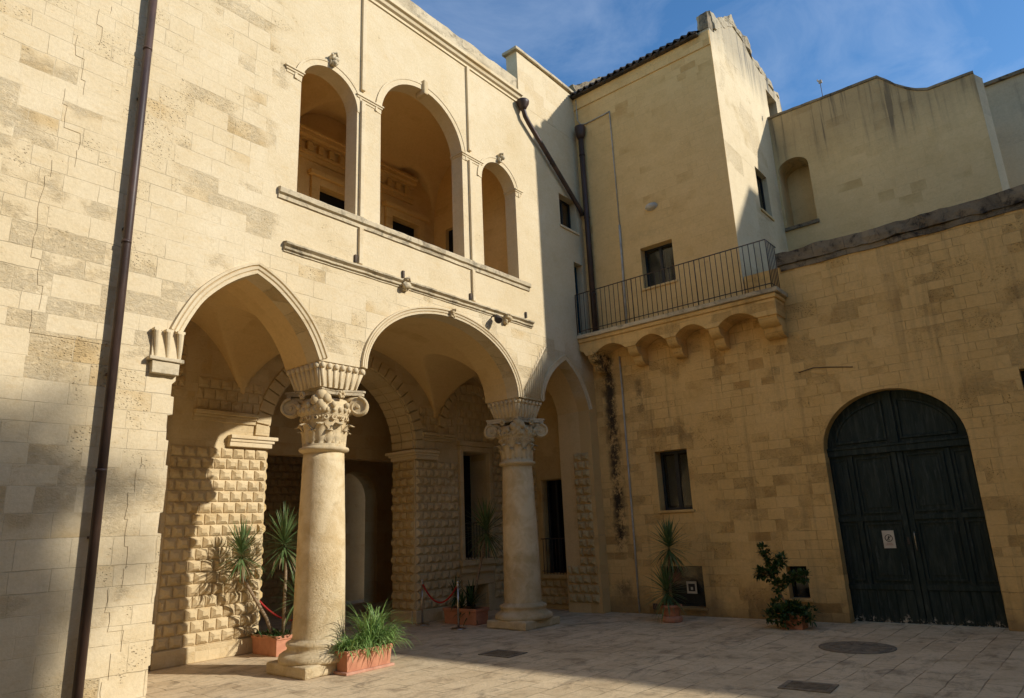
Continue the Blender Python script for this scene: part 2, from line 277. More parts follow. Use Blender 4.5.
def leaf(name, c1, c2, c3=None):
    t = NT(name); P = t.pos()
    c = t.mix(t.ss(t.noise(P, 5, 3), 0.35, 0.65), c1, c2)
    if c3: c = t.mix(t.ss(t.noise(P, 11, 2), 0.6, 0.68, 0, 0.7), c, c3)
    t.l(c, t.b.inputs['Base Color']); t.b.inputs['Roughness'].default_value = 0.45; t.b.inputs['Specular IOR Level'].default_value = 0.4
    tr = t.n('ShaderNodeBsdfTranslucent'); t.l(c, tr.inputs['Color'])
    ms = t.n('ShaderNodeMixShader'); ms.inputs[0].default_value = 0.22
    out = t.t.nodes['Material Output']
    t.l(t.b.outputs[0], ms.inputs[1]); t.l(tr.outputs[0], ms.inputs[2]); t.l(ms.outputs[0], out.inputs['Surface'])
    return t.m
M['drac'] = leaf('dracaena_leaf', (0.09, 0.15, 0.05), (0.15, 0.215, 0.075), (0.28, 0.25, 0.11))
M['spider'] = leaf('spider_plant_leaf', (0.15, 0.27, 0.06), (0.26, 0.38, 0.12), (0.42, 0.46, 0.22))
M['dry'] = leaf('withered_leaf', (0.30, 0.23, 0.12), (0.20, 0.14, 0.06))
M['shrub'] = leaf('shrub_leaf', (0.035, 0.075, 0.02), (0.065, 0.115, 0.03))

# ------------------------------------------------------------------ mesh helpers
class MB:
    def __init__(s): s.v = []; s.f = []; s.sm = []
    def add(s, vs, fs, smooth=False):
        o = len(s.v); s.v += [tuple(v) for v in vs]; s.f += [tuple(i + o for i in f) for f in fs]; s.sm += [smooth] * len(fs); return s
    def box(s, x0, x1, y0, y1, z0, z1):
        v = [(x, y, z) for z in (z0, z1) for y in (y0, y1) for x in (x0, x1)]
        return s.add(v, [(0, 2, 3, 1), (4, 5, 7, 6), (0, 1, 5, 4), (2, 6, 7, 3), (0, 4, 6, 2), (1, 3, 7, 5)])
    def obox(s, c, ax, ay, az):
        c, ax, ay, az = map(Vector, (c, ax, ay, az))
        v = [c + ax * i + ay * j + az * k for k in (-1, 1) for j in (-1, 1) for i in (-1, 1)]
        return s.add(v, [(0, 2, 3, 1), (4, 5, 7, 6), (0, 1, 5, 4), (2, 6, 7, 3), (0, 4, 6, 2), (1, 3, 7, 5)])
    def tube(s, path, r, n=8, cap=True):
        path = [Vector(p) for p in path]; rs = r if isinstance(r, (list, tuple)) else [r] * len(path)
        up = Vector((0, 0, 1)); rings = []; prev = None
        for i, p in enumerate(path):
            d = (path[min(i + 1, len(path) - 1)] - path[max(i - 1, 0)]).normalized()
            if prev is None:
                a = d.cross(up) if abs(d.dot(up)) < 0.95 else d.cross(Vector((1, 0, 0)))
            else: a = prev - d * prev.dot(d)
            a.normalize(); prev = a; b = d.cross(a)
            rings.append([p + (a * math.cos(2 * PI * k / n) + b * math.sin(2 * PI * k / n)) * rs[i] for k in range(n)])
        vs = [v for rg in rings for v in rg]; fs = []
        for i in range(len(path) - 1):
            for k in range(n): fs.append((i * n + k, i * n + (k + 1) % n, (i + 1) * n + (k + 1) % n, (i + 1) * n + k))
        s.add(vs, fs, True)
        if cap:
            o = len(s.v) - len(vs)
            s.f.append(tuple(o + k for k in range(n))[::-1]); s.f.append(tuple(o + (len(path) - 1) * n + k for k in range(n))); s.sm += [False, False]
        return s
    def lathe(s, prof, cx, cy, n=40, sm=True, wob=0.0, square=0):
        vs = []
        for (r, z) in prof:
            for k in range(n):
                a = 2 * PI * k / n; rr = r
                if wob: rr *= 1 + wob * noise.noise(Vector((math.cos(a) * 2, math.sin(a) * 2, z * 2.2)))
                vs.append((cx + rr * math.cos(a), cy + rr * math.sin(a), z))
        fs = [(i * n + k, i * n + (k + 1) % n, (i + 1) * n + (k + 1) % n, (i + 1) * n + k) for i in range(len(prof) - 1) for k in range(n)]
        s.add(vs, fs, sm); o = len(s.v) - len(vs)
        s.f.append(tuple(o + k for k in range(n))[::-1]); s.f.append(tuple(o + (len(prof) - 1) * n + k for k in range(n))); s.sm += [False, False]
        return s
    def poly(s, plane, at, thick, outer, holes=()):
        """extruded flat polygon with holes; plane 'XZ' -> (u, at, w); 'YZ' -> (at, u, w)"""
        loops = [outer] + list(holes); flat = [p for lp in loops for p in lp]
        tris = tessellate_polygon([[Vector((p[0], p[1], 0)) for p in lp] for lp in loops])
        P = (lambda u, w, d: (u, d, w)) if plane == 'XZ' else ((lambda u, w, d: (d, u, w)) if plane == 'YZ' else (lambda u, w, d: (u, w, d)))
        n = len(flat); vs = [P(p[0], p[1], at) for p in flat] + [P(p[0], p[1], at + thick) for p in flat]
        fs = [tuple(t) for t in tris] + [tuple(i + n for i in t)[::-1] for t in tris]
        o = 0
        for lp in loops:
            m = len(lp)
            for i in range(m): fs.append((o + i, o + (i + 1) % m, n + o + (i + 1) % m, n + o + i))
            o += m
        return s.add(vs, fs)
    def sweep(s, path, prof, plane='XZ', at=0.0, closed=False, sm=False):
        """path in (u,w); profile list of (outward offset, depth towards viewer)"""
        m = len(path); vs = []
        for i, p in enumerate(path):
            a = Vector(path[(i - 1) % m] if (closed or i > 0) else path[i]); b = Vector(path[(i + 1) % m] if (closed or i < m - 1) else path[i])
            d = (b - a).normalized(); nrm = Vector((-d.y, d.x))
            for (o, dep) in prof:
                u, w = p[0] + nrm.x * o, p[1] + nrm.y * o
                vs.append((u, at - dep, w) if plane == 'XZ' else (at - dep, u, w))
        k = len(prof); fs = []
        for i in range(m if closed else m - 1):
            j = (i + 1) % m
            for q in range(k): fs.append((i * k + q, i * k + (q + 1) % k, j * k + (q + 1) % k, j * k + q))
        s.add(vs, fs, sm)
        if not closed:
            o = len(s.v) - len(vs); s.f.append(tuple(o + q for q in range(k))); s.f.append(tuple(o + (m - 1) * k + q for q in range(k))[::-1]); s.sm += [False, False]
        return s
    def build(s, name, mat, parent=None, recalc=True, bevel=0.0, weld=False):
        me = bpy.data.meshes.new(name); me.from_pydata(s.v, [], s.f); me.update()
        for p, f in zip(me.polygons, s.sm): p.use_smooth = f
        if recalc or weld:
            bm = bmesh.new(); bm.from_mesh(me)
            if weld: bmesh.ops.remove_doubles(bm, verts=bm.verts, dist=1e-4)
            if recalc: bmesh.ops.recalc_face_normals(bm, faces=bm.faces)
            bm.to_mesh(me); bm.free()
        me.materials.append(mat)
        o = bpy.data.objects.new(name, me); col.objects.link(o)
        if parent is not None: o.parent = parent; o.matrix_parent_inverse = parent_inv(parent)
        if bevel:
            b = o.modifiers.new('bevel', 'BEVEL'); b.width = bevel; b.segments = 2; b.limit_method = 'ANGLE'; b.angle_limit = R(35)
        return o

def parent_inv(p):
    m = p.matrix_basis.copy(); q = p.parent
    while q is not None: m = q.matrix_basis @ q.matrix_parent_inverse @ m if False else m; q = q.parent
    return m.inverted() if p.parent is None else Matrix.Identity(4)

def thing(name, label, cat, loc=(0, 0, 0), group=None):
    o = bpy.data.objects.new(name, None); col.objects.link(o); o.location = loc
    o.empty_display_size = 0.2
    o['label'] = label; o['category'] = cat
    if group: o['group'] = group
    return o
def tag(o, label, cat=None, group=None):
    o['label'] = label
    if cat: o['category'] = cat
    if group: o['group'] = group
    return o
def cr_spline(pts, n=6):
    out = []
    for i in range(len(pts) - 1):
        p0 = Vector(pts[max(i - 1, 0)]); p1 = Vector(pts[i]); p2 = Vector(pts[i + 1]); p3 = Vector(pts[min(i + 2, len(pts) - 1)])
        for k in range(n):
            t = k / n; out.append(tuple(0.5 * ((2 * p1) + (p2 - p0) * t + (2 * p0 - 5 * p1 + 4 * p2 - p3) * t * t + (3 * p1 - p0 - 3 * p2 + p3) * t ** 3)))
    out.append(tuple(pts[-1])); return out
def ell(cx, a, z0, b, n=28, start=PI, end=0.0):
    return [(cx + a * math.cos(start + (end - start) * i / n), z0 + b * math.sin(start + (end - start) * i / n)) for i in range(n + 1)]
def roughen(o, amp, freq, cuts=0.12, axis_mask=(1, 1, 1), seed=0.0):
    me = o.data; bm = bmesh.new(); bm.from_mesh(me)
    for _ in range(7):
        es = [e for e in bm.edges if e.calc_length() > cuts]
        if not es: break
        bmesh.ops.subdivide_edges(bm, edges=es, cuts=1, use_grid_fill=True)
        if len(bm.verts) > 60000: break
    bm.normal_update()
    for v in bm.verts:
        q = v.co * freq + Vector((seed, seed * 1.7, 0))
        d = noise.noise_vector(q) * amp + noise.noise_vector(q * 3.1) * amp * 0.45
        v.co += Vector((d.x * axis_mask[0], d.y * axis_mask[1], d.z * axis_mask[2]))
    bm.to_mesh(me); bm.free(); return o

def bugnato(mb, org, ud, vd, nd, w, h, bw=0.235, bh=0.205, dep=0.085, off=True, skip=None, flat=0.42):
    """rows of diamond-point blocks on a rectangle"""
    org, ud, vd, nd = map(Vector, (org, ud, vd, nd)); rows = max(1, round(h / bh)); bh = h / rows
    for r in range(rows):
        cols = max(1, round(w / bw)); cw = w / cols; xs = [i * cw for i in range(cols + 1)]
        if off and r % 2: xs = [0] + [cw * (i + 0.5) for i in range(cols)] + [w]
        for i in range(len(xs) - 1):
            x0, x1 = xs[i], xs[i + 1]
            if x1 - x0 < 0.03: continue
            if skip and skip((x0 + x1) / 2, (r + .5) * bh): continue
            g = 0.012; z0, z1 = r * bh + g, (r + 1) * bh - g; x0 += g; x1 -= g
            d = dep * random.uniform(0.75, 1.1); k = flat
            mx_, mz = (x0 + x1) / 2 + random.uniform(-.008, .008), (z0 + z1) / 2 + random.uniform(-.008, .008); hx, hz = (x1 - x0) / 2, (z1 - z0) / 2
            def p(x, z, n): return org + ud * x + vd * z + nd * n
            m = 0.018
            vs = [p(x0, z0, -.01), p(x1, z0, -.01), p(x1, z1, -.01), p(x0, z1, -.01),
                  p(x0, z0, m), p(x1, z0, m), p(x1, z1, m), p(x0, z1, m),
                  p(mx_ - hx * k, mz - hz * k, d), p(mx_ + hx * k, mz - hz * k, d), p(mx_ + hx * k, mz + hz * k, d), p(mx_ - hx * k, mz + hz * k, d)]
            fs = [(0, 1, 5, 4), (1, 2, 6, 5), (2, 3, 7, 6), (3, 0, 4, 7), (4, 5, 9, 8), (5, 6, 10, 9), (6, 7, 11, 10), (7, 4, 8, 11), (8, 9, 10, 11)]
            mb.add(vs, fs)
    return mb

# ------------------------------------------------------------------ ground
g = MB(); N = 60
g.add([(-150, -150, 0), (150, -150, 0), (150, 150, 0), (-150, 150, 0)], [(0, 1, 2, 3)])
go = g.build('courtyard_paving', M['paving'], recalc=False); go['kind'] = 'structure'

YA = 9.33; XB = 14.73; YK = 12.5
# ------------------------------------------------------------------ arcade wing (facade A)
A = thing('palace_wing', 'long sunlit cream limestone palace wing with arched loggia above a columned portico', 'building', (7, YA, 0))
rj = random.Random(3)
jamb = []
z = 0.0
jamb.append((4.12, 0.0))
while z < 4.0:
    dz = rj.uniform(0.22, 0.36); dx = 4.10 + rj.uniform(-0.035, 0.03)
    jamb += [(dx, z + 0.01), (dx + rj.uniform(-.012, .012), min(z + dz, 4.1))]; z += dz
jamb.append((4.13, 4.15))
a1L = cr_spline([(4.15, 4.80), (4.26, 5.06), (4.44, 5.38), (4.70, 5.66), (4.97, 5.87), (5.24, 6.02)], 4)
a1R = cr_spline([(5.24, 6.02), (5.55, 5.87), (5.84, 5.65), (6.09, 5.40), (6.28, 5.12), (6.42, 4.82)], 4)
a2 = ell(9.495, 2.095, 4.82, 1.40, 36)
a3 = cr_spline([(12.51, 4.82), (12.62, 5.15), (12.84, 5.48), (13.15, 5.76), (13.50, 5.98)], 4) + cr_spline([(13.50, 5.98), (13.88, 5.70), (14.14, 5.38), (14.32, 5.05), (14.40, 4.82)], 4)[1:]
lower = jamb + a1L + a1R[1:] + [(7.40, 4.82)] + a2[1:-1] + [(11.59, 4.82)] + a3 + [(14.40, 0.0), (XB + .3, 0.0)]
def arch_hole(x0, x1, zb, zs, rise, n=20): return [(x0, zb), (x1, zb)] + ell((x0 + x1) / 2, (x1 - x0) / 2, zs, rise, n, 0.0, PI)
u1 = arch_hole(5.87, 7.09, 7.62, 9.80, 0.60); u2 = arch_hole(7.66, 9.97, 7.62, 10.02, 1.14, 30); u3 = arch_hole(10.60, 11.82, 7.62, 9.80, 0.60)
rect = lambda x0, x1, z0, z1: [(x0, z0), (x1, z0), (x1, z1), (x0, z1)]
holes = [u1, u2, u3, rect(13.68, 14.46, 9.66, 10.58), rect(14.17, 14.58, 6.80, 8.76)]
w = MB().poly('XZ', YA, 0.33, [(-7.0, 0.0)] + lower + [(XB + .3, 12.55), (-7.0, 12.55)], holes)
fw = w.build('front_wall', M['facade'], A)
w2 = MB().poly('XZ', YA + 0.33, 0.65, [(3.0, 0.0)] + lower[:-1] + [(XB - .003, 0.0), (XB - .003, 6.75), (3.0, 6.75)])
w2.build('arcade_backing', M['vault'], A)
# upper wall above: parapet, cornice
MB().poly('XZ', YA - 0.003, 0.36, [(12.15, 12.551), (XB + .3, 12.551), (XB + .3, 14.02), (12.15, 14.10)]).build('raised_wall', M['smooth'], A)
k = MB().box(12.05, XB + .35, YA - 0.07, YA + 0.42, 14.10, 14.19).build('wall_coping', M['lichen'], A, bevel=0.02); roughen(k, 0.012, 3, 0.2)
c = MB()
cp = [(0, 0), (0.05, 0.0), (0.05, 0.05), (0.11, 0.07), (0.15, 0.13), (0.20, 0.14), (0.22, 0.17), (0.25, 0.17), (0.25, 0.0)]
prof = [(-0.03, 12.50), (0.03, 12.50), (0.03, 12.56), (0.08, 12.59), (0.10, 12.66), (0.15, 12.68), (0.15, 12.76), (-0.03, 12.76)]
def horiz(prof, x0, x1, y, mb=None):
    mb = mb or MB(); n = len(prof)
    vs = [(x0, y - p[0], p[1]) for p in prof] + [(x1, y - p[0], p[1]) for p in prof]
    fs = [(i, (i + 1) % n, n + (i + 1) % n, n + i) for i in range(n)] + [tuple(range(n))[::-1], tuple(range(n, 2 * n))]
    return mb.add(vs, fs)
horiz(prof, -7.0, 12.146, YA).build('cornice', M['smooth'], A)
k = MB().box(-7.0, 12.14, YA + 0.02, YA + 0.34, 12.765, 13.26).build('parapet', M['lichen'], A); roughen(k, 0.03, 2.2, 0.25)
# loggia sill and string course
prof = [(-0.02, 7.43), (0.03, 7.43), (0.03, 7.50), (0.075, 7.52), (0.085, 7.60), (0.06, 7.625), (-0.02, 7.625)]
k = horiz(prof, 5.52, 12.17, YA).build('loggia_sill', M['lichen'], A); roughen(k, 0.006, 5, 0.15)
prof = [(-0.02, 6.52), (0.02, 6.52), (0.02, 6.55), (0.055, 6.56), (0.055, 6.595), (0.035, 6.60), (0.10, 6.64), (0.10, 6.672), (0.03, 6.69), (-0.02, 6.70)]
k = horiz(prof, 5.66, 12.20, YA).build('string_course', M['lichen'], A); roughen(k, 0.008, 4, 0.12)
# loggia pilasters, thin line shafts, imposts and archivolts
def pilaster(x0, x1):
    m = MB(); xc = (x0 + x1) / 2
    m.box(xc - .045, xc + .045, YA - .06, YA + .02, 10.30, 12.50)
    m.box(xc - .045, xc + .045, YA - .06, YA + .02, 7.63, 10.06)
    m.box(xc - .045, xc + .045, YA - .055, YA + .02, 6.72, 7.425)
    return m
pilaster(7.09, 7.31).build('pilaster', M['smooth'], A, bevel=.008)
pilaster(10.10, 10.30).build('pilaster', M['smooth'], A, bevel=.008)
def impost_band(x0, x1, z0, y=YA, ret0=False, ret1=False):
    m = MB()
    for (p, a, b) in ((0.015, 0, .05), (0.035, .052, .09), (0.055, .092, .125)):
        m.box(x0 - (p if ret0 else 0), x1 + (p if ret1 else 0), y - p, y + .33 + p * .2, z0 + a, z0 + b)
    return m
impost_band(7.10, 7.65, 10.06, ret0=True, ret1=True).build('pilaster_cap', M['smooth'], A, bevel=.01)
impost_band(9.98, 10.59, 10.06, ret0=True, ret1=True).build('pilaster_cap', M['smooth'], A, bevel=.01)
impost_band(11.83, 12.02, 9.86, ret0=True, ret1=True).build('pilaster_cap', M['smooth'], A, bevel=.01)
impost_band(5.58, 5.86, 9.86, ret0=True, ret1=True).build('pilaster_cap', M['smooth'], A, bevel=.01)
arp = [(0.0, -.01), (0.0, .012), (0.10, .014), (0.105, .026), (0.15, .028), (0.15, -.01)]
for (x0, x1, zs, rise) in ((5.87, 7.09, 9.80, .6), (7.66, 9.97, 10.02, 1.14), (10.60, 11.82, 9.80, .6)):
    MB().sweep(ell((x0 + x1) / 2, (x1 - x0) / 2, zs, rise, 28), arp, 'XZ', YA).build('archivolt', M['smooth'], A)
MB().box(8.76, 8.88, YA - .09, YA + .2, 11.04, 11.38).build('keystone', M['carve'], A, bevel=.03)
def boss(x, z, s=0.13, name='carved_boss', mat='lichen'):
    m = MB(); rr = random.Random(int(x * 100))
    for i in range(7):
        c0 = Vector((x + rr.uniform(-s, s) * .6, YA - .07 - rr.uniform(0, s * .5), z + rr.uniform(-s, s) * .7)); r0 = s * rr.uniform(.3, .55)
        m.tube([c0 + Vector((0, 0, -r0)), c0 + Vector((0, 0, -r0 * .6)), c0, c0 + Vector((0, 0, r0 * .6)), c0 + Vector((0, 0, r0))], [r0 * .3, r0 * .8, r0, r0 * .8, r0 * .3], 8)
    m.tube([(x - s * .6, YA - .10, z + s * .7), (x, YA - .16, z + s), (x + s * .6, YA - .10, z + s * .7)], s * .22, 7)
    m.box(x - s * .5, x + s * .5, YA - .08, YA + .02, z - s * .9, z + s * .9)
    return m.build(name, M[mat], A)
boss(6.48, 10.56, .11); boss(11.22, 10.53, .10); boss(8.25, 6.58, .12); boss(11.22, 6.52, .11, mat='carve'); boss(9.50, 6.28, .08, mat='carve')
for x in (7.10, 8.22, 11.98, 10.1):
    MB().box(x - .022, x + .022, YA - .04, YA + .01, 6.73, 6.87).build('iron_bracket', M['tile'], A)
# lower archivolts: two roll mouldings
arp = [(0.0, -.01), (0.0, .012), (0.05, .02), (0.06, .006), (0.075, .03), (0.12, .04), (0.135, .015), (0.15, .05), (0.19, .055), (0.20, -.01)]
def arp_s(k): return [(o * k, d) for o, d in arp]
MB().sweep(a1L + a1R[1:], arp_s(.9), 'XZ', YA).build('archivolt', M['smooth'], A)
MB().sweep(a2, arp_s(.72), 'XZ', YA).build('archivolt', M['smooth'], A)
MB().sweep(a3, [(0, -.01), (0, .012), (.10, .012), (.11, .03), (.14, .03), (.14, -.01)], 'XZ', YA).build('archivolt', M['smooth'], A)
# fluted splay beside the third arch
m = MB()
for i in range(11):
    x = 11.80 + i * 0.074; top = 4.88 + (i + 0.9) * 0.112
    m.tube([(x, YA + .008, 4.86), (x, YA + .008, top - .02), (x, YA + .02, top)], .030, 8)
m.build('fluted_spandrel', M['smooth'], A)
MB().tube([(11.72, YA - .01, 4.90), (12.66, YA - .01, 6.14)], .016, 8).build('spandrel_roll', M['smooth'], A)
# left corbel
k = MB()
for i in range(3):
    x = 3.80 + i * .155; k.tube([(x + .03, YA - .02, 4.44), (x + .02, YA - .05, 4.62), (x, YA - .085, 4.80)], [.030, .038, .048], 8); k.box(x - .05, x + .055, YA - .11, YA - .01, 4.79, 4.83)
k.box(3.77, 4.15, YA - .035, YA + .02, 4.43, 4.80)
o = k.build('corbel', M['smooth'], A, bevel=.006); k = MB()
k.box(3.72, 4.18, YA - .12, YA + .02, 4.38, 4.43); k.box(3.77, 4.13, YA - .09, YA + .02, 4.21, 4.378)
o = k.build('corbel_foot', M['lichen'], A, bevel=.01); roughen(o, .008, 6, .08)

# ---- columns
def spiral(mb, c, d, r0=0.17, th=0.13, turns=1.6):
    """volute: spiral rib in the plane (d, z) with thickness across it"""
    c = Vector(c); d = Vector(d).normalized(); zz = Vector((0, 0, 1)); n = d.cross(zz)
    pts = []; K = 34
    for i in range(K + 1):
        t = i / K; a = PI / 2 + t * turns * 2 * PI; r = r0 * (1 - t * 0.80); pts.append((c - d * math.cos(a) * r + zz * math.sin(a) * r, (1 - t * .55)))
    for s_ in (-1, 1):
        mb.tube([p + n * s_ * (th * .5 * w_) for p, w_ in pts], [0.030 * w_ for p, w_ in pts], 7)
    # disc body
    ring = [c + (d * math.cos(a) + zz * math.sin(a)) * r0 * .93 for a in [2 * PI * k_ / 24 for k_ in range(24)]]
    vs = [p + n * th * .42 for p in ring] + [p - n * th * .42 for p in ring]
    mb.add(vs, [tuple(range(24)), tuple(range(24, 48))[::-1]] + [(i, (i + 1) % 24, 24 + (i + 1) % 24, 24 + i) for i in range(24)])
    for s_ in (-1, 1): mb.tube([c + n * s_ * th * .3, c + n * s_ * th * .62], [.042, .025], 9)
def acanthus(mb, cx, cy, ang, r, z0, h, w_, curl=0.10, lobes=5):
    """curled leaf standing against the bell"""
    rad = Vector((math.cos(ang), math.sin(ang), 0)); tan = Vector((-math.sin(ang), math.cos(ang), 0)); K = 8; vs = []; J = 5
    for i in range(K + 1):
        t = i / K
        out = 0.015 + 0.03 * t + (curl * max(0, (t - .62) / .38) ** 1.4)
        zz = z0 + h * (t if t < .82 else .82 + (t - .82) * .3 - max(0, t - .9) * 1.2)
        ww = w_ * (0.55 + 0.5 * math.sin(PI * min(1, t * 1.05))) * (1 + .18 * math.sin(t * lobes * 2 * PI)) * (1 if t < .85 else 1 - (t - .85) * 3)
        for j in range(J):
            s_ = (j / (J - 1) - .5) * 2; rib = 0.022 * (1 - abs(s_)) + (.012 if j in (1, 3) else 0)
            vs.append(Vector((cx, cy, zz)) + rad * (r + out + rib - .02 * abs(s_)) + tan * s_ * ww)
    vb = [v - rad * .03 for v in vs]; n = len(vs)
    fs = [(i * J + j, i * J + j + 1, (i + 1) * J + j + 1, (i + 1) * J + j) for i in range(K) for j in range(J - 1)]
    edge = [j for j in range(J)] + [i * J + J - 1 for i in range(1, K + 1)] + [K * J + j for j in range(J - 2, -1, -1)] + [i * J for i in range(K - 1, 0, -1)]
    mb.add(vs + vb, fs + [tuple(n + q for q in f)[::-1] for f in fs] + [(edge[i], edge[(i + 1) % len(edge)], n + edge[(i + 1) % len(edge)], n + edge[i]) for i in range(len(edge))], True)
def column(cx, cy, half, seed):
    C = bpy.data.objects.new('column', None); col.objects.link(C); C.parent = A; C.matrix_parent_inverse = parent_inv(A); C.location = (0, 0, 0)
    def put(mb, name, mat, **kw): return mb.build(name, M[mat], C, **kw)
    # base: plinth, torus, scotia, torus
    q = MB(); q.box(cx - .60, cx + .60, cy - .53, cy + .53, 0.0, 0.17)
    b = put(q, 'plinth', 'column', bevel=.03); roughen(b, .02, 3, .12, seed=seed)
    pr = [(.60, .165), (.615, .20), (.60, .26), (.54, .30), (.49, .32), (.475, .37), (.50, .40), (.50, .425), (.47, .45), (.43, .46), (.415, .49)]
    b = put(MB().lathe(pr, cx, cy, 48, wob=.03), 'column_base', 'column')
    pr = [(.405, .485)] + [(.400 - .012 * t - .055 * t ** 2, .50 + 2.86 * t) for t in [i / 24 for i in range(25)]]
    b = put(MB().lathe(pr, cx, cy, 64, wob=.012), 'shaft', 'column')
    q = MB().lathe([(.335, 3.355), (.36, 3.375), (.405, 3.395), (.415, 3.42), (.405, 3.445), (.37, 3.46), (.355, 3.475), (.36, 3.50)], cx, cy, 48)
    put(q, 'necking', 'carve')
    q = MB().lathe([(.34, 3.495), (.335, 3.62), (.34, 3.80), (.37, 3.93), (.42, 4.02), (.43, 4.10), (.40, 4.18), (.37, 4.25)], cx, cy, 40)
    for i in range(8): acanthus(q, cx, cy, (i + .0) * PI / 4, .325, 3.50, .40, .105, .12)
    for i in range(8): acanthus(q, cx, cy, (i + .5) * PI / 4, .325, 3.50, .27, .085, .07)
    for i in range(16):   # curling tendrils of the upper band
        a = (i + .5) * PI / 8; rad = Vector((math.cos(a), math.sin(a), 0)); tn = Vector((-math.sin(a), math.cos(a), 0)); sg = 1 if i % 2 else -1
        pts = []
        for j in range(12):
            t = j / 11; r_ = .062 * (1 - t * .8); an = t * 2.6 * PI
            pts.append(Vector((cx, cy, 3.93)) + rad * (.375 + .03 * t) + tn * sg * math.cos(an) * r_ + Vector((0, 0, math.sin(an) * r_)))
        q.tube(pts, [.020 * (1 - .4 * j / 11) for j in range(12)], 6)
    for i in range(24):   # egg band
        a = i * PI / 12; p = Vector((cx + .425 * math.cos(a), cy + .425 * math.sin(a), 4.055))
        q.tube([p - Vector((0, 0, .045)), p - Vector((0, 0, .02)), p + Vector((0, 0, .02)), p + Vector((0, 0, .045))], [.012, .034, .038, .015], 7)
    # four diagonal volutes (the one nearest the court is broken away to a stump)
    for k_, (dx, dy) in enumerate(((1, -1), (-1, 1), (1, 1), (-1, -1))):
        dd = Vector((dx, dy, 0)).normalized(); cc = Vector((cx, cy, 4.14)) + dd * (.56 if k_ < 3 else .44)
        if k_ < 3:
            spiral(q, cc, dd, .165, .15)
            q.tube([Vector((cx, cy, 4.20)) + dd * .30, Vector((cx, cy, 4.29)) + dd * .44, cc + Vector((0, 0, .165))], [.05, .05, .035], 8)
        else:
            nn = dd.cross(Vector((0, 0, 1)))
            for (o_, z_, r_) in ((0, 4.30, .10), (-.09, 4.24, .085), (.09, 4.22, .09), (0, 4.15, .095), (-.05, 4.08, .07), (.07, 4.10, .06)):
                p = Vector((cx, cy, z_)) + dd * .40 + nn * o_
                q.tube([p - Vector((0, 0, r_)), p - Vector((0, 0, r_ * .65)), p, p + Vector((0, 0, r_ * .65)), p + Vector((0, 0, r_))], [r_ * .35, r_ * .85, r_, r_ * .8, r_ * .3], 9)
    for (dx, dy) in ((-1, 0), (0, -1), (1, 0), (0, 1)):   # fleurons
        c0 = Vector((cx, cy, 4.31)) + Vector((dx, dy, 0)) * .46
        for i in range(6):
            a = i * PI / 3; off = Vector((-dy, dx, 0)) * math.cos(a) * .045 + Vector((0, 0, math.sin(a) * .045)); p = c0 + off
            q.tube([p - Vector((dx, dy, 0)) * .03, p, p + Vector((dx, dy, 0)) * .03], [.02, .034, .016], 7)
        for sgn in (-1, 1):
            p = Vector((cx, cy, 4.13)) + Vector((dx, dy, 0)) * .43 + Vector((-dy, dx, 0)) * sgn * .13
            q.tube([p - Vector((0, 0, .05)), p, p + Vector((0, 0, .05))], [.02, .05, .03], 8)
    cap = put(q, 'capital', 'carve', recalc=False); roughen(cap, .006, 9, 10, seed=seed)
    # abacus with concave sides, corner nearest the court broken off
    pts = []
    for k_ in range(4):
        a0 = PI / 4 + k_ * PI / 2; a1 = a0 + PI / 2; p0 = Vector((math.cos(a0), math.sin(a0))) * .70; p1 = Vector((math.cos(a1), math.sin(a1))) * .70
        if k_ == 2: p0 = p0 * .70
        if k_ == 1: p1 = p1 * .70
        for j in range(8):
            t = (j + .4) / 8; p = p0.lerp(p1, t); mid_ = ((p0 + p1) / 2); p = p - mid_.normalized() * .10 * math.sin(PI * t); pts.append((cx + p.x, cy + p.y))
    q = MB().poly('XY', 4.335, .055, pts); q.poly('XY', 4.3905, .035, [(cx + (x - cx) * 1.04, cy + (y - cy) * 1.04) for x, y in pts])
    ab = put(q, 'abacus', 'lichen'); roughen(ab, .008, 6, .1, seed=seed)
    # flared fluted impost block
    hb, ht = half - .10, half; z0, z1 = 4.426, 4.816
    q = MB(); q.add([(cx + sx * h, cy + sy * h, zz) for zz, h in ((z0, hb - .02), (z1 - .06, ht - .035), (z1, ht - .01)) for sx, sy in ((-1, -1), (1, -1), (1, 1), (-1, 1))],
          [(0, 3, 2, 1)] + [(i, (i + 1) % 4, 4 + (i + 1) % 4, 4 + i) for i in range(4)] + [(4 + i, 4 + (i + 1) % 4, 8 + (i + 1) % 4, 8 + i) for i in range(4)] + [(8, 9, 10, 11)])
    nf = 7
    for (dx, dy) in ((0, -1), (-1, 0), (1, 0), (0, 1)):
        nrm = Vector((dx, dy, 0)); tn = Vector((-dy, dx, 0))
        for i in range(nf):
            s_ = (i + .5) / nf * 2 - 1
            p0 = Vector((cx, cy, z0 + .01)) + nrm * (hb - .02) + tn * s_ * (hb - .01); p1 = Vector((cx, cy, z1 - .075)) + nrm * (ht - .035) + tn * s_ * (ht - .02); r_ = ht / nf
            q.tube([p0, p1], [hb / nf * .42, r_ * .46], 8)
            q.tube([p1 - Vector((0, 0, .02)), p1 + Vector((0, 0, .005)) + nrm * .012, p1 + Vector((0, 0, .045)) + nrm * .02, p1 + Vector((0, 0, .065)) + nrm * .01], [r_ * .5, r_ * .72, r_ * .62, r_ * .3], 8)
    put(q, 'impost_block', 'smooth', recalc=False)
    return C
column(6.91, 9.83, .49, 1.0); column(12.06, 9.83, .46, 5.0)

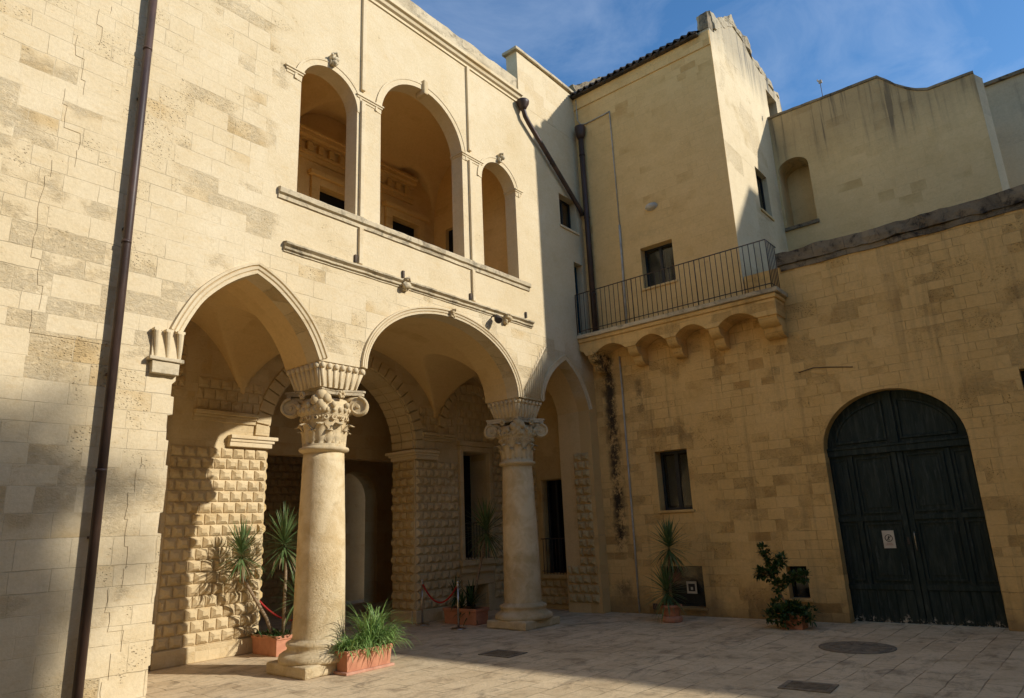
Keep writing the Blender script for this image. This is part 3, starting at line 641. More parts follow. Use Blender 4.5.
# ---- portico interior
YV0, YV1 = YA + .98, YK
bays = [(4.10, 6.91, 'p', 6.02), (6.91, 12.06, 'r', 6.22), (12.06, 14.80, 'p', 6.0)]
def prof_x(x):
    for (a, b, k_, zc) in bays:
        if a - 1e-6 <= x <= b + 1e-6:
            m_ = (a + b) / 2; h_ = (b - a) / 2; u = min(1.0, abs(x - m_) / h_)
            if k_ == 'r': return 4.45 + (zc + .10 - 4.45) * math.sqrt(max(0, 1 - (u * .97) ** 2.1))
            return 4.45 + (zc + .12 - 4.45) * max(0.0, 1 - u ** 1.75) ** .78
    return 4.45
def prof_y(y):
    m_ = (YV0 + YV1) / 2; h_ = (YV1 - YV0) / 2; u = abs(y - m_) / h_
    return 4.45 + 1.62 * math.sqrt(max(0, 1 - min(1, u) ** 2.2))
nx, ny = 220, 48; vs = []
for j in range(ny + 1):
    y = YV0 + (YV1 - YV0) * j / ny
    for i in range(nx + 1):
        x = 4.10 + (14.80 - 4.10) * i / nx
        vs.append((x, y, max(prof_x(x), prof_y(y))))
mb = MB().add(vs, [(j * (nx + 1) + i, j * (nx + 1) + i + 1, (j + 1) * (nx + 1) + i + 1, (j + 1) * (nx + 1) + i) for j in range(ny) for i in range(nx)], True)
mb.build('portico_vault', M['vault'], A, recalc=False)
# rear wall of the portico with a big round arch, a tall window and a basement opening
archP = ell(9.42, 1.98, 3.95, 1.90, 30, PI, 0)
out = [(3.0, 0)] + [(7.44, 0.0)] + archP + [(11.40, 0.0), (XB + .6, 0.0), (XB + .6, 6.9), (3.0, 6.9)]
rw = MB().poly('XZ', YK, 0.8, out, [rect(13.03, 14.02, 1.32, 4.02), rect(13.05, 13.85, 0.10, 0.66)])
rw.build('portico_rear_wall', M['rustic'], A)
Xu, Zu = (1, 0, 0), (0, 0, 1)
for (x_, z_, w_, h_) in ((5.55, .28, 1.87, 3.45), (11.42, .28, 1.44, 3.45), (14.18, .28, .60, 4.0), (12.9, 4.3, 1.9, 1.5), (4.2, .28, .90, 4.1), (4.2, 4.6, 1.5, 1.0), (5.95, 4.42, 1.35, .62), (11.55, 4.44, 1.25, .62)):
    bugnato(MB(), (x_, YK, z_), Xu, Zu, (0, -1, 0), w_, h_, dep=.07 if z_ < 1 else .035).build('rustication', M['rustic'], A)
bugnato(MB(), (11.40, YK + .02, 0.28), (0, 1, 0), Zu, (-1, 0, 0), .78, 3.45).build('arch_jamb_rustication', M['rustic_warm'], A)
bugnato(MB(), (7.44, YK + .02, 0.28), (0, 1, 0), Zu, (1, 0, 0), .78, 3.45).build('arch_jamb_rustication', M['rustic_warm'], A)
MB().box(5.50, 7.48, YK - .07, YK + .05, 0, .27).build('pier_base', M['rustic'], A, bevel=.015)
MB().box(11.36, 12.90, YK - .07, YK + .05, 0, .27).box(11.33, 11.42, YK + .05, YK + .8, 0, .27).build('pier_base', M['rustic'], A, bevel=.015)
b = MB(); b.box(5.12, 5.44, YK - .10, YK + .05, .0, 1.55); b.box(5.06, 5.50, YK - .15, YK + .05, 1.55, 1.72); b.box(5.14, 5.42, YK - .09, YK + .05, 1.72, 4.25)
b.build('pilaster_strip', M['rustic'], A, bevel=.015)
def imp(mb, x0, x1, z0):
    for p, a, c_ in ((.05, 0, .10), (.09, .10, .16), (.15, .16, .24)): mb.box(x0, x1, YK - p, YK + .8, z0 + a, z0 + c_)
for xa_, xb_, pa, pb in ((6.60, 7.45, 0, 1), (11.39, 12.1, 1, 0)):
    b = MB()
    for p, a, c_ in ((.04, 0, .09), (.08, .09, .15), (.14, .15, .22)): b.box(xa_ - p * pa, xb_ + p * pb, YK - .09 - p * .5, YK + .8 + p, 3.75 + a, 3.75 + c_)
    b.build('arch_impost', M['smooth'], A, bevel=.012)
for xa_, xb_, z_ in ((5.9, 7.15, 4.20), (11.62, 12.7, 4.22), (4.2, 5.6, 4.9)):
    b = MB()
    for p, a, c_ in ((.04, 0, .08), (.08, .08, .13), (.14, .13, .20)): b.box(xa_, xb_, YK - p, YK + .1, z_ + a, z_ + c_)
    b.build('vault_impost', M['rustic'], A, bevel=.01)
b = MB()   # rows of little voussoir blocks round the big arch, front and underside
K = 27
for i in range(K):
    a0 = PI - PI * (i + .06) / K; a1 = PI - PI * (i + .94) / K
    for (r0_, r1_, y0, y1) in ((0.0, .30, YK - .055, YK + .02), (-.05, .02, YK + .02, YK + .40), (-.05, .02, YK + .43, YK + .79)):
        q = [(9.42 + (1.98 + r_) * math.cos(a), 3.99 + (1.90 + r_) * math.sin(a)) for r_, a in ((r0_, a0), (r1_, a0), (r1_, a1), (r0_, a1))]
        b.poly('XZ', y0, y1 - y0, q)
b.build('voussoir', M['rustic'], A, bevel=.012)
b = MB(); bw_ = 2.5   # pointed wall arch of the third bay, lined with blocks
for i in range(16):
    a0 = PI - PI * (i + .08) / 16; a1 = PI - PI * (i + .92) / 16
    q = [(13.42 + (1.10 + r_) * math.cos(a), 4.30 + (1.35 + r_) * math.sin(a)) for r_, a in ((0, a0), (.2, a0), (.2, a1), (0, a1))]
    b.poly('XZ', YK - .11, .09, q)
b.build('wall_arch', M['rustic'], A, bevel=.01)
# window niche on the rear wall: surround, sill, railing and dark glazing
b = MB(); b.box(12.90, 13.02, YK - .09, YK + .02, 1.3, 4.16); b.box(14.03, 14.15, YK - .09, YK + .02, 1.3, 4.16); b.box(12.86, 14.19, YK - .12, YK + .02, 4.17, 4.30); b.box(13.021, 14.029, YK - .09, YK + .02, 4.03, 4.16)
b.box(12.84, 14.20, YK - .16, YK + .02, 1.16, 1.295); b.box(12.90, 14.15, YK - .08, YK + .02, .98, 1.155); b.box(12.92, 14.10, YK - .07, YK + .02, .67, .80)
b.box(12.90, 13.04, YK - .07, YK + .02, .0, .665); b.box(13.86, 14.0, YK - .07, YK + .02, 0, .665)
b.build('window_surround', M['rustic'], A, bevel=.01)
wn = MB().box(13.03, 14.02, YK + .62, YK + .66, 1.32, 4.02).build('rear_window', M['dark'], A)
MB().box(13.05, 13.85, YK + .4, YK + .44, .10, .66).build('basement_window', M['dark'], A)
b = MB()
for i in range(9): b.tube([(13.08 + i * .11, YK - .03, 1.30), (13.08 + i * .11, YK - .03, 2.2)], .009, 6)
b.tube([(13.03, YK - .03, 2.2), (14.02, YK - .03, 2.2)], .013, 6); b.build('window_railing', M['iron'], A)
# end walls
ew = MB().poly('YZ', 14.80, .6, [(YA + .98, 0), (YK + .8, 0), (YK + .8, 6.9), (YA + .98, 6.9)], [rect(10.40, 11.22, .86, 3.22)]); ew.build('portico_end_wall', M['rustic_warm'], A)
b = MB(); bugnato(b, (14.80, 10.33, .10), (0, 1, 0), Zu, (-1, 0, 0), 2.1, .62, skip=None); bugnato(b, (14.80, 11.42, .75), (0, 1, 0), Zu, (-1, 0, 0), 1.0, 3.6)
b.build('end_wall_rustication', M['rustic_warm'], A)
b = MB(); b.box(14.70, 14.84, 10.30, 11.32, .74, .84); b.box(14.76, 14.82, 11.23, 11.34, .85, 3.40); b.box(14.74, 14.82, 10.28, 11.34, 3.23, 3.40)
b.build('end_window_surround', M['rustic_warm'], A, bevel=.01)
MB().box(15.1, 15.14, 10.40, 11.22, .86, 3.22).build('end_window', M['dark'], A)
b = MB(); b.box(14.95, 15.0, 10.42, 10.48, .86, 3.2); b.box(14.95, 15.0, 10.86, 10.92, .86, 3.2); b.box(14.95, 15.0, 11.14, 11.2, .86, 3.2); b.build('end_window_frame', M['frame'], A)
b = MB()
for i in range(10): b.tube([(14.74, 10.36 + i * .1, .84), (14.74, 10.36 + i * .1, 1.72)], .009, 6)
b.tube([(14.74, 10.3, 1.72), (14.74, 11.32, 1.72)], .014, 6); b.tube([(14.74, 10.3, .92), (14.74, 11.32, .92)], .010, 6)
b.build('end_window_railing', M['iron'], A)
MB().box(3.4, 4.02, YA + .331, YK - .01, 0, 6.8).build('portico_west_wall', M['rustic'], A)
# rusticated jamb of the third arch (faces the columns)
b = MB(); bugnato(b, (14.40, YA + .06, .22), (0, 1, 0), Zu, (-1, 0, 0), .88, .86)
bugnato(b, (14.40, YA + .10, 1.08), (0, 1, 0), Zu, (-1, 0, 0), .46, 2.7, bw=.24)
b.build('jamb_rustication', M['rustic_warm'], A)
# passage behind the big arch
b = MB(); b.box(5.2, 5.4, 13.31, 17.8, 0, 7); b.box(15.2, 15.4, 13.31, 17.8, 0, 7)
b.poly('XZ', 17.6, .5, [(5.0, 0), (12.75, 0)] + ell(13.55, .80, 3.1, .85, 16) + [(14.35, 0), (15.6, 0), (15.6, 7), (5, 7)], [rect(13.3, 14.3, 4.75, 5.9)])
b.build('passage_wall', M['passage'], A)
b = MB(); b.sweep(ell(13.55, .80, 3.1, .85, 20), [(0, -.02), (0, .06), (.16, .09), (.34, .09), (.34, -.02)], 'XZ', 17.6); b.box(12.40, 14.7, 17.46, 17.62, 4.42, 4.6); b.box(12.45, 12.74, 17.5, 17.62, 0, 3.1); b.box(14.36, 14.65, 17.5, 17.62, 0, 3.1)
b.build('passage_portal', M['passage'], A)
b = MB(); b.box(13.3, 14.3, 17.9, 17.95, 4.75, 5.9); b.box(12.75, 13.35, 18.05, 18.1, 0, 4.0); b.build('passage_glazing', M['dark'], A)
MB().box(12.76, 13.52, 18.0, 18.06, 0, 3.0).build('passage_shade_panel', M['bark'], A)  # dark panel put in to deepen the shade inside the pale portal
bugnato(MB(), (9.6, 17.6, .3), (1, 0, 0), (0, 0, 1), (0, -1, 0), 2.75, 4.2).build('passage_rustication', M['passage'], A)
MB().box(5.4, 15.6, 18.101, 18.95, 4.6, 4.8).build('passage_light_baffle', M['passage'], A)  # unseen slab added to cut the skylight behind the portal
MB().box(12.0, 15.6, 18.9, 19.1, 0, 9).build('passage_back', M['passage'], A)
# floors and roofs of the wing
MB().box(2.6, 15.3, YA + .34, 14.6, 6.85, 7.05).build('loggia_floor', M['vault'], A)
MB().box(-7.0, XB + .25, YA + .345, 14.6, 12.35, 12.549).build('wing_roof', M['lichen'], A)
MB().box(5.2, 15.4, 14.6, 17.1, 6.85, 7.05).build('passage_ceiling', M['passage'], A)
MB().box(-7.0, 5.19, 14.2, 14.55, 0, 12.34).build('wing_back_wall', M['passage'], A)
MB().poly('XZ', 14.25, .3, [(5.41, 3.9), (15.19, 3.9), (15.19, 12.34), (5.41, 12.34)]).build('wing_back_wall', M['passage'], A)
# upper loggia room
b = MB(); b.poly('XZ', YK, .3, [(4.6, 7.05), (12.15, 7.05), (12.15, 12.34), (4.6, 12.34)], [rect(8.42, 9.42, 7.1, 9.92), rect(10.62, 11.55, 7.1, 9.92), rect(6.1, 7.0, 7.1, 9.92)])
b.build('loggia_rear_wall', M['vault'], A)
b = MB().poly('YZ', 12.15, .2, [(YA + .34, 7.05), (YK + .3, 7.05), (YK + .3, 12.34), (YA + .34, 12.34)], [rect(11.15, 12.05, 7.1, 9.90)]); b.build('loggia_end_wall', M['tower'], A)
MB().box(5.0, 5.2, YA + .34, YK - .01, 7.06, 12.34).build('loggia_west_wall', M['vault'], A)
b = MB()
for (x0, x1) in ((8.42, 9.42), (10.62, 11.55), (6.1, 7.0)):
    b.box(x0 - .22, x0, YK - .08, YK, 7.06, 10.12); b.box(x1, x1 + .22, YK - .08, YK, 7.06, 10.12); b.box(x0 + .001, x1 - .001, YK - .08, YK, 9.93, 10.12); b.box(x0 - .30, x1 + .30, YK - .16, YK, 10.125, 10.24)
b.build('loggia_door_surround', M['tower'], A, bevel=.01)
b = MB()
for p, a, c_ in ((.05, 10.50, 10.62), (.09, 10.62, 10.70), (.10, 10.95, 11.02), (.20, 11.02, 11.12), (.26, 11.12, 11.18)): b.box(5.2, 11.35, YK - p, YK, a, c_)
for i in range(20):
    b.box(5.35 + i * .30, 5.47 + i * .30, YK - .10, YK, 10.72, 10.93)
b.build('loggia_cornice', M['tower'], A)
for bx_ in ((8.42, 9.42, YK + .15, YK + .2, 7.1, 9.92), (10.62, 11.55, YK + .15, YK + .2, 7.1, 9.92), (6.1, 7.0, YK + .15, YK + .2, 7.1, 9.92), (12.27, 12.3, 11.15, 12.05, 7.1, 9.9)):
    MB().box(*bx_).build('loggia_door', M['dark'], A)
def lv(x, y):
    best = 0
    for (a, b_, zc) in ((5.2, 7.38, 11.4), (7.38, 10.28, 11.9), (10.28, 12.15, 11.4)):
        if a <= x <= b_ + 1e-6:
            u = abs(x - (a + b_) / 2) / ((b_ - a) / 2); best = 10.2 + (zc - 10.2) * math.sqrt(max(0, 1 - u ** 2.2))
    y0, y1 = YA + .34, YK; v = abs(y - (y0 + y1) / 2) / ((y1 - y0) / 2)
    return max(best, 10.2 + 1.75 * math.sqrt(max(0, 1 - v ** 2.4)))
nx, ny = 140, 44; y0, y1 = YA + .335, YK; vs = [(5.2 + 6.95 * i / nx, y0 + (y1 - y0) * j / ny, lv(5.2 + 6.95 * i / nx, y0 + (y1 - y0) * j / ny)) for j in range(ny + 1) for i in range(nx + 1)]
MB().add(vs, [(j * (nx + 1) + i, j * (nx + 1) + i + 1, (j + 1) * (nx + 1) + i + 1, (j + 1) * (nx + 1) + i) for j in range(ny) for i in range(nx)], True).build('loggia_vault', M['vault'], A, recalc=False)

# small window and balcony door in the shaded end of the wing
def window(parent, plane, at, u0, u1, z0, z1, depth, name='window', frame='frame', leaves=2, bars=0, curtain=False, sill=True, sillmat='smooth', fw_=.045):
    def bx(mb, a, b_, c_, d_, e, f_):   # u range, z range, depth range
        return mb.box(a, b_, at + e, at + f_, c_, d_) if plane == 'XZ' else mb.box(at + e, at + f_, a, b_, c_, d_)
    m = MB(); bx(m, u0, u0 + fw_, z0, z1, depth, depth + .05); bx(m, u1 - fw_, u1, z0, z1, depth, depth + .05)
    bx(m, u0 + fw_, u1 - fw_, z0, z0 + fw_, depth, depth + .05); bx(m, u0 + fw_, u1 - fw_, z1 - fw_, z1, depth, depth + .05)
    for i in range(1, leaves):
        x = u0 + (u1 - u0) * i / leaves; bx(m, x - fw_ * .8, x + fw_ * .8, z0 + fw_, z1 - fw_, depth, depth + .05)
    for i in range(1, bars + 1):
        zz = z0 + (z1 - z0) * i / (bars + 1); bx(m, u0 + fw_, u1 - fw_, zz - .015, zz + .015, depth + .01, depth + .04)
    W = m.build(name, M[frame], parent)
    m = MB(); bx(m, u0 + .01, u1 - .01, z0 + .01, z1 - .01, depth + .025, depth + .032); p = m.build('pane', M['glass'], W); 
    m = MB(); bx(m, u0, u1, z0, z1, depth + .25, depth + .28); m.build('dark_interior', M['curtain' if curtain else 'dark'], W)
    if sill:
        m = MB(); bx(m, u0 - .05, u1 + .05, z0 - .06, z0 - .002, -.04, depth); m.build('sill', M[sillmat], W, bevel=.008)
    return W
window(A, 'XZ', YA, 13.68, 14.46, 9.66, 10.58, .20)
window(A, 'XZ', YA, 14.17, 14.58, 6.80, 8.76, .20, 'balcony_door', 'bluedoor', 1, 3, sill=False)
# later refacing of the wall: thin courses standing proud of the older stone, with toothed edges
def toothed(x_of, z0, z1, xr, seed, thick=.008):
    r_ = random.Random(seed); z = z0; e = []
    while z < z1:
        dz = r_.uniform(.22, .34); x = x_of(z) + r_.uniform(-.16, .16)
        z2 = min(z + dz, z1)
        e += [(x + r_.uniform(-.01, .01), z), (x + r_.uniform(-.015, .015), (z + z2) / 2), (x, z2 - .004)]; z = z2 + .0
    pts = [(xr, z0), (xr, z1)] + e[::-1]
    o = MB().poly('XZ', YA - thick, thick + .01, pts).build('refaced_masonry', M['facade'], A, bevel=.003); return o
toothed(lambda z: 2.30 + (z - 4.6) * .075, 4.5, 9.4, 3.27, 5)
toothed(lambda z: 3.66, 0.0, 3.1, 4.04, 8, .009)
# drainpipes on the wing
def pipe(parent, pts, r, mat='pipe', collars=(), name='drainpipe'):
    m = MB().tube(pts, r, 14)
    for c0, d in collars:
        c0 = Vector(c0); d = Vector(d).normalized(); m.tube([c0 - d * .02, c0 + d * .02], r * 1.12, 14)
    return m.build(name, M[mat], parent)
pipe(A, [(3.29, YA - .13, 0.0), (3.28, YA - .13, 14)], .056, collars=[((3.28, YA - .13, z_), (0, 0, 1)) for z_ in (2.9, 5.9, 8.9, 11.9)])
for z_ in (2.1, 4.1, 6.1, 8.1): MB().box(3.25, 3.31, YA - .09, YA + .01, z_, z_ + .03).build('pipe_bracket', M['iron'], A)
hp = [(12.13, YA - .14, 12.50), (12.13, YA - .14, 12.30), (12.20, YA - .14, 12.12), (12.34, YA - .13, 12.0), (14.52, YA - .10, 10.35), (14.62, YA - .10, 10.2)]
pipe(A, hp, .062, collars=[((13.3, YA - .115, 11.27), (1, 0, -.757))])
m = MB().lathe([(.07, 12.26), (.10, 12.33), (.155, 12.43), (.165, 12.50), (.15, 12.52)], 12.13, YA - .14, 20); m.build('rainwater_hopper', M['pipe'], A)

# ------------------------------------------------------------------ corner house (facade B) : tower, court wall, gate, balcony
B = thing('corner_house', 'ochre stone corner house with arched green gate, long balcony and tiled tower', 'building', (XB, 3, 0))
gate_hole = [(4.0, 0.0), (4.0, 3.27)] + ell(2.76, 1.24, 3.27, 1.07, 30, 0.0, PI)[1:-1] + [(1.52, 3.27), (1.52, 0.0)]
outer = [(YA - .003, 0.0)] + gate_hole + [(-16.0, 0.0), (-16.0, 7.32), (5.13, 7.32), (5.13, 6.9), (YA - .003, 6.9)]
hb = [rect(6.97, 7.78, 2.27, 3.63), rect(6.90, 7.92, .17, 1.04), rect(4.68, 5.08, .42, 1.04), rect(-.45, .57, 3.92, 4.34)]
MB().poly('YZ', XB, .6, outer, hb).build('court_wall', M['court'], B)
MB().poly('YZ', XB - .004, .5, [(5.16, 6.901), (YA - .003, 6.901), (YA - .003, 13.98), (5.16, 13.98)], [rect(6.77, 7.65, 7.70, 8.78)]).build('tower_front', M['tower'], B)
MB().poly('YZ', XB - .035, .03, [(5.17, 13.55), (YA - .003, 13.55), (YA - .003, 13.97), (5.17, 13.97)]).build('eaves_band', M['tower'], B)
side = [(XB, 6.9), (20.3, 6.9), (20.3, 14.3), (20.15, 14.95), (19.6, 14.75), (19.0, 14.82), (18.5, 14.85), (18.0, 14.95), (17.85, 15.12), (17.5, 15.22), (17.0, 15.26), (16.6, 15.35), (16.3, 15.2), (16.1, 15.0), (15.8, 14.85), (15.6, 14.65), (15.35, 14.5), (15.15, 14.45), (15.1, 14.1), (14.74, 14.05)]
o = MB().poly('XZ', 5.16 - .002, .38, side, [rect(18.85, 19.75, 13.3, 14.42), rect(16.75, 17.62, 9.75, 10.98)]).build('tower_gable', M['gable'], B)
window(B, 'XZ', 5.16, 16.75, 17.62, 9.75, 10.98, .13, sillmat='high')
MB().box(18.85, 19.75, 5.45, 5.5, 13.3, 14.42).build('attic_opening', M['dark'], B)
k = MB().box(14.73, 15.0, 5.15, 5.40, 14.05, 14.52); k = k.build('gable_cap', M['weather'], B); roughen(k, .04, 2.5, .12)
k = MB().poly('XZ', 5.135, .42, [(15.07, 14.2), (15.35, 14.4), (15.9, 14.75), (16.6, 15.2), (17.5, 15.15), (18.0, 14.9), (19.0, 14.8), (20.15, 14.7), (20.18, 14.78), (19.0, 15.0), (18.1, 15.05), (17.6, 15.42), (16.9, 15.46), (16.6, 15.58), (15.9, 15.1), (15.5, 14.82), (15.07, 14.74)]).build('gable_coping', M['gable'], B); roughen(k, .075, 2.6, .12)
MB().box(XB + .5, 20.3, YA + 1.9, YA + 2.2, 6.9, 14.5).build('tower_north_wall', M['tower'], B); MB().box(20.0, 20.3, 5.55, YA + 1.9, 6.9, 14.3).build('tower_rear_wall', M['tower'], B)
MB().box(XB + .32, XB + .5, YA - .002, YA + 2.2, 12.6, 14.0).build('tower_corner', M['tower'], B)
# tiled roof
vs = []; nyy = 150; nxx = 14
for i in range(nxx + 1):
    t = i / nxx; x = XB - .22 + 2.1 * t
    for j in range(nyy + 1):
        y = 5.46 + (YA + .15 - 5.46) * j / nyy; ph = (y - 5.55) / .20 * 2 * PI
        vs.append((x, y, 13.98 + 1.40 * t + .045 * math.sin(ph) + .012 * noise.noise(Vector((x * 3, y * 3, 0)))))
n0 = len(vs); vs += [(v[0], v[1], v[2] - .035) for v in vs]
fs = [(i * (nyy + 1) + j, i * (nyy + 1) + j + 1, (i + 1) * (nyy + 1) + j + 1, (i + 1) * (nyy + 1) + j) for i in range(nxx) for j in range(nyy)]
fs += [tuple(q + n0 for q in f)[::-1] for f in fs] + [(j, j + 1, n0 + j + 1, n0 + j) for j in range(nyy)]
MB().add(vs, fs).build('tile_roof', M['tile'], B, recalc=False)
MB().add([(XB + 1.88, 5.5, 15.34), (20.2, 5.5, 13.9), (20.2, YA + 1, 13.9), (XB + 1.88, YA + 1, 15.34)], [(0, 1, 2, 3)]).build('rear_roof', M['tile'], B)
MB().box(XB - .16, XB + .1, 5.43, YA - .01, 13.90, 13.955).build('eaves_board', M['tile'], B)
k = MB().poly('XZ', YA + .17, .30, [(15.095, 13.7), (17.4, 13.7), (17.4, 15.6), (16.9, 15.95), (16.65, 15.80), (16.3, 15.55), (16.0, 15.30), (15.7, 15.18), (15.45, 14.95), (15.2, 14.75), (15.095, 14.72)]).build('north_parapet', M['weather'], B); roughen(k, .06, 3.0, .12)
window(B, 'YZ', XB, 6.77, 7.65, 7.70, 8.78, .22, curtain=False, sillmat='tower')
window(B, 'YZ', XB, 6.97, 7.78, 2.27, 3.63, .25, curtain=False, sillmat='court', fw_=.06)
window(B, 'YZ', XB, 6.90, 7.92, .17, 1.04, .25, 'basement_window', leaves=1, sillmat='court', fw_=.03)
window(B, 'YZ', XB, 4.68, 5.08, .42, 1.04, .22, 'basement_window', leaves=1, sillmat='court', fw_=.02)
window(B, 'YZ', XB, -.45, .57, 3.92, 4.34, .25, leaves=1, sill=False)
for (a_, b__, c__, d__) in ((6.97, 7.78, 2.27, 3.63),):
    m = MB(); m.box(XB + .34, XB + .36, a_ + .1, a_ + .34, c__ + .1, d__ - .1); m.box(XB + .34, XB + .36, b__ - .34, b__ - .1, c__ + .1, d__ - .1); m.build('curtain', M['curtain'], B)
m = MB(); m.box(XB + .31, XB + .33, 6.84, 7.15, 7.75, 8.7); m.box(XB + .31, XB + .33, 7.28, 7.6, 7.75, 8.7); m.build('curtain', M['curtain'], B)
MB().box(XB - .012, XB + .05, 8.07, 8.19, .10, .23).build('wall_vent', M['tile'], B)
# window surround strips (pale dressed stone)
m = MB(); m.box(XB - .012, XB + .02, 7.782, 7.93, 2.15, 3.80); m.box(XB - .012, XB + .02, 6.80, 7.781, 3.632, 3.80); m.build('window_surround', M['court'], B)
# coping on the court wall
k = MB().box(XB - .07, XB + .60, -16.0, 4.36, 7.33, 7.61).build('wall_coping', M['weather'], B); roughen(k, .05, 3.0, .16)
k = MB().box(XB - .03, XB + .06, -16.0, 4.30, 7.20, 7.318).build('wall_ledge', M['weather'], B); roughen(k, .02, 2.4, .3)
k = MB(); k.add([(15.5, -6, 7.6), (15.5, 4.9, 7.35), (18.5, 4.9, 7.7), (18.5, 3.4, 8.15), (18.5, -6, 7.7)], [(0, 1, 2, 3, 4)]); k.build('terrace', M['weather'], B)
MB().box(XB + .601, 18.6, -16, 5.15, 6.8, 7.28).build('terrace_floor', M['weather'], B)
# gate
Gt = MB().poly('YZ', XB + .28, .06, [(4.03, 0.01), (4.03, 3.27)] + ell(2.76, 1.26, 3.27, 1.09, 30, 0.0, PI)[1:-1] + [(1.49, 3.27), (1.49, 0.01)]).build('gate', M['door'], B)
xg = XB + .28
def frame_yz(y0, y1, z0, z1, w_=.035, d=.028):
    m = MB().sweep([(y0, z0), (y1, z0), (y1, z1), (y0, z1)], [(0, -.005), (0, d), (w_ * .6, d), (w_, d * .35), (w_, -.005)], 'YZ', xg, closed=False)
    m = MB()
    for (w0, dd) in ((w_, d), ):
        m.box(xg - dd, xg, y0, y1, z0, z0 + w0); m.box(xg - dd, xg, y0, y1, z1 - w0, z1)
        m.box(xg - dd, xg, y0, y0 + w0, z0 + w0, z1 - w0); m.box(xg - dd, xg, y1 - w0, y1, z0 + w0, z1 - w0)
    i_ = w_ + .07
    m.box(xg - d * .55, xg, y0 + i_, y1 - i_, z0 + i_, z1 - i_)
    return m
m = MB(); m.box(xg - .07, xg, 1.49, 4.03, 3.14, 3.26); m.box(xg - .09, xg, 1.49, 4.03, 3.261, 3.31); m.box(xg - .05, xg, 2.68, 2.84, 3.315, 4.33); m.build('transom', M['door'], Gt, bevel=.008)
for s_ in (-1, 1):
    mid_ = 2.76
    L_ = MB()
    L_.box(xg - .035, xg, min(mid_ + s_ * .01, mid_ + s_ * .10), max(mid_ + s_ * .01, mid_ + s_ * .10), .02, 3.135)
    L_.box(xg - .035, xg, min(mid_ + s_ * .101, mid_ + s_ * 1.25), max(mid_ + s_ * .101, mid_ + s_ * 1.25), .60, .70)
    L_.box(xg - .035, xg, min(mid_ + s_ * .101, mid_ + s_ * 1.25), max(mid_ + s_ * .101, mid_ + s_ * 1.25), 1.86, 1.95)
    L_.box(xg - .035, xg, min(mid_ + s_ * .80, mid_ + s_ * .88), max(mid_ + s_ * .80, mid_ + s_ * .88), .701, 1.859); L_.box(xg - .035, xg, min(mid_ + s_ * .80, mid_ + s_ * .88), max(mid_ + s_ * .80, mid_ + s_ * .88), 1.951, 3.135)
    for i in range(7):
        ya = mid_ + s_ * (.12 + i * .16); L_.box(xg - .012, xg, min(ya, ya + s_ * .15), max(ya, ya + s_ * .15), .03, .595)
    lf = L_.build('gate_leaf', M['door'], Gt, bevel=.005)
    for (a_, b__, c__, d__) in ((.13, .77, .76, 1.82), (.13, .77, 2.0, 3.08), (.91, 1.20, .76, 1.82), (.91, 1.20, 2.0, 3.08)):
        ya, yb = sorted((mid_ + s_ * a_, mid_ + s_ * b__)); frame_yz(ya, yb, c__, d__).build('panel', M['door'], lf, bevel=.004)
    # tympanum panel
    pts = [(mid_ + s_ * .14, 3.40), (mid_ + s_ * 1.05, 3.40)] + [(mid_ + s_ * 1.05 * math.cos(a), 3.40 + .76 * math.sin(a)) for a in [PI / 2 * i / 12 for i in range(1, 12)] if 1.05 * math.cos(a) > .14] + [(mid_ + s_ * .14, 4.15)]
    if s_ > 0: pts = pts[::-1]
    MB().sweep(pts, [(-.035, -.005), (-.035, .012), (-.02, .03), (.02, .03), (.035, .012), (.035, -.005)], 'YZ', xg, closed=True).build('panel', M['door'], Gt)
m = MB(); m.tube([(xg - .06, 2.70, 1.30), (xg - .09, 2.70, 1.34), (xg - .09, 2.70, 1.60), (xg - .06, 2.70, 1.64)], .010, 8); m.build('handle', M['steel'], Gt)
m = MB(); m.box(xg - .05, xg - .03, 2.80, 2.84, 1.42, 1.54); m.build('lock_plate', M['iron'], Gt)
# balcony
Bal = bpy.data.objects.new('balcony', None); col.objects.link(Bal); Bal.parent = B; Bal.matrix_parent_inverse = parent_inv(B)
k = MB().box(XB - .68, XB + .01, 4.24, YA - .006, 6.60, 6.70).build('slab', M['lichen'], Bal, bevel=.012); roughen(k, .01, 3, .2)
MB().box(XB - .63, XB - .005, 4.30, YA - .006, 6.50, 6.598).build('slab_moulding', M['court'], Bal, bevel=.02)
cys = [4.56, 5.76, 6.80, 7.84, 8.98]
pts = [(4.34, 6.497), (4.34, 6.13)]
for i in range(4):
    a_, b__ = cys[i] + (.16 if i else .22), cys[i + 1] - .12; pts += [(a_, 6.14)] + [(a_ + (b__ - a_) * t / 10, 6.14 + .19 * max(0.0, math.sin(PI * t / 10)) ** .8) for t in range(1, 10)] + [(b__, 6.14)]
pts += [(9.14, 6.14), (9.2, 6.25), (YA - .006, 6.3), (YA - .006, 6.497)]
MB().poly('YZ', XB - .59, .585, pts[::-1]).build('arched_fascia', M['court'], Bal, bevel=.01)
for i, y in enumerate(cys):
    wd = .12 if i else .20; sc_ = 1.0
    pr = [(XB + .01, 6.16), (XB - .56, 6.16)] + [(XB - .56 + .22 * (1 - math.cos(a)), 6.16 - .22 * math.sin(a)) for a in [PI / 2 * q / 6 for q in range(1, 7)]] + [(XB - .34 + .02, 5.93), (XB - .31, 5.93)] + [(XB - .31 + .20 * (1 - math.cos(a)), 5.93 - .20 * math.sin(a)) for a in [PI / 2 * q / 6 for q in range(1, 7)]] + [(XB + .01, 5.73)]
    m = MB().poly('XZ', y - wd, wd * 2, pr); m.build('corbel', M['court'], Bal, bevel=.012)
rl = MB(); xr = XB - .63; y0, y1 = 4.35, YA - .02
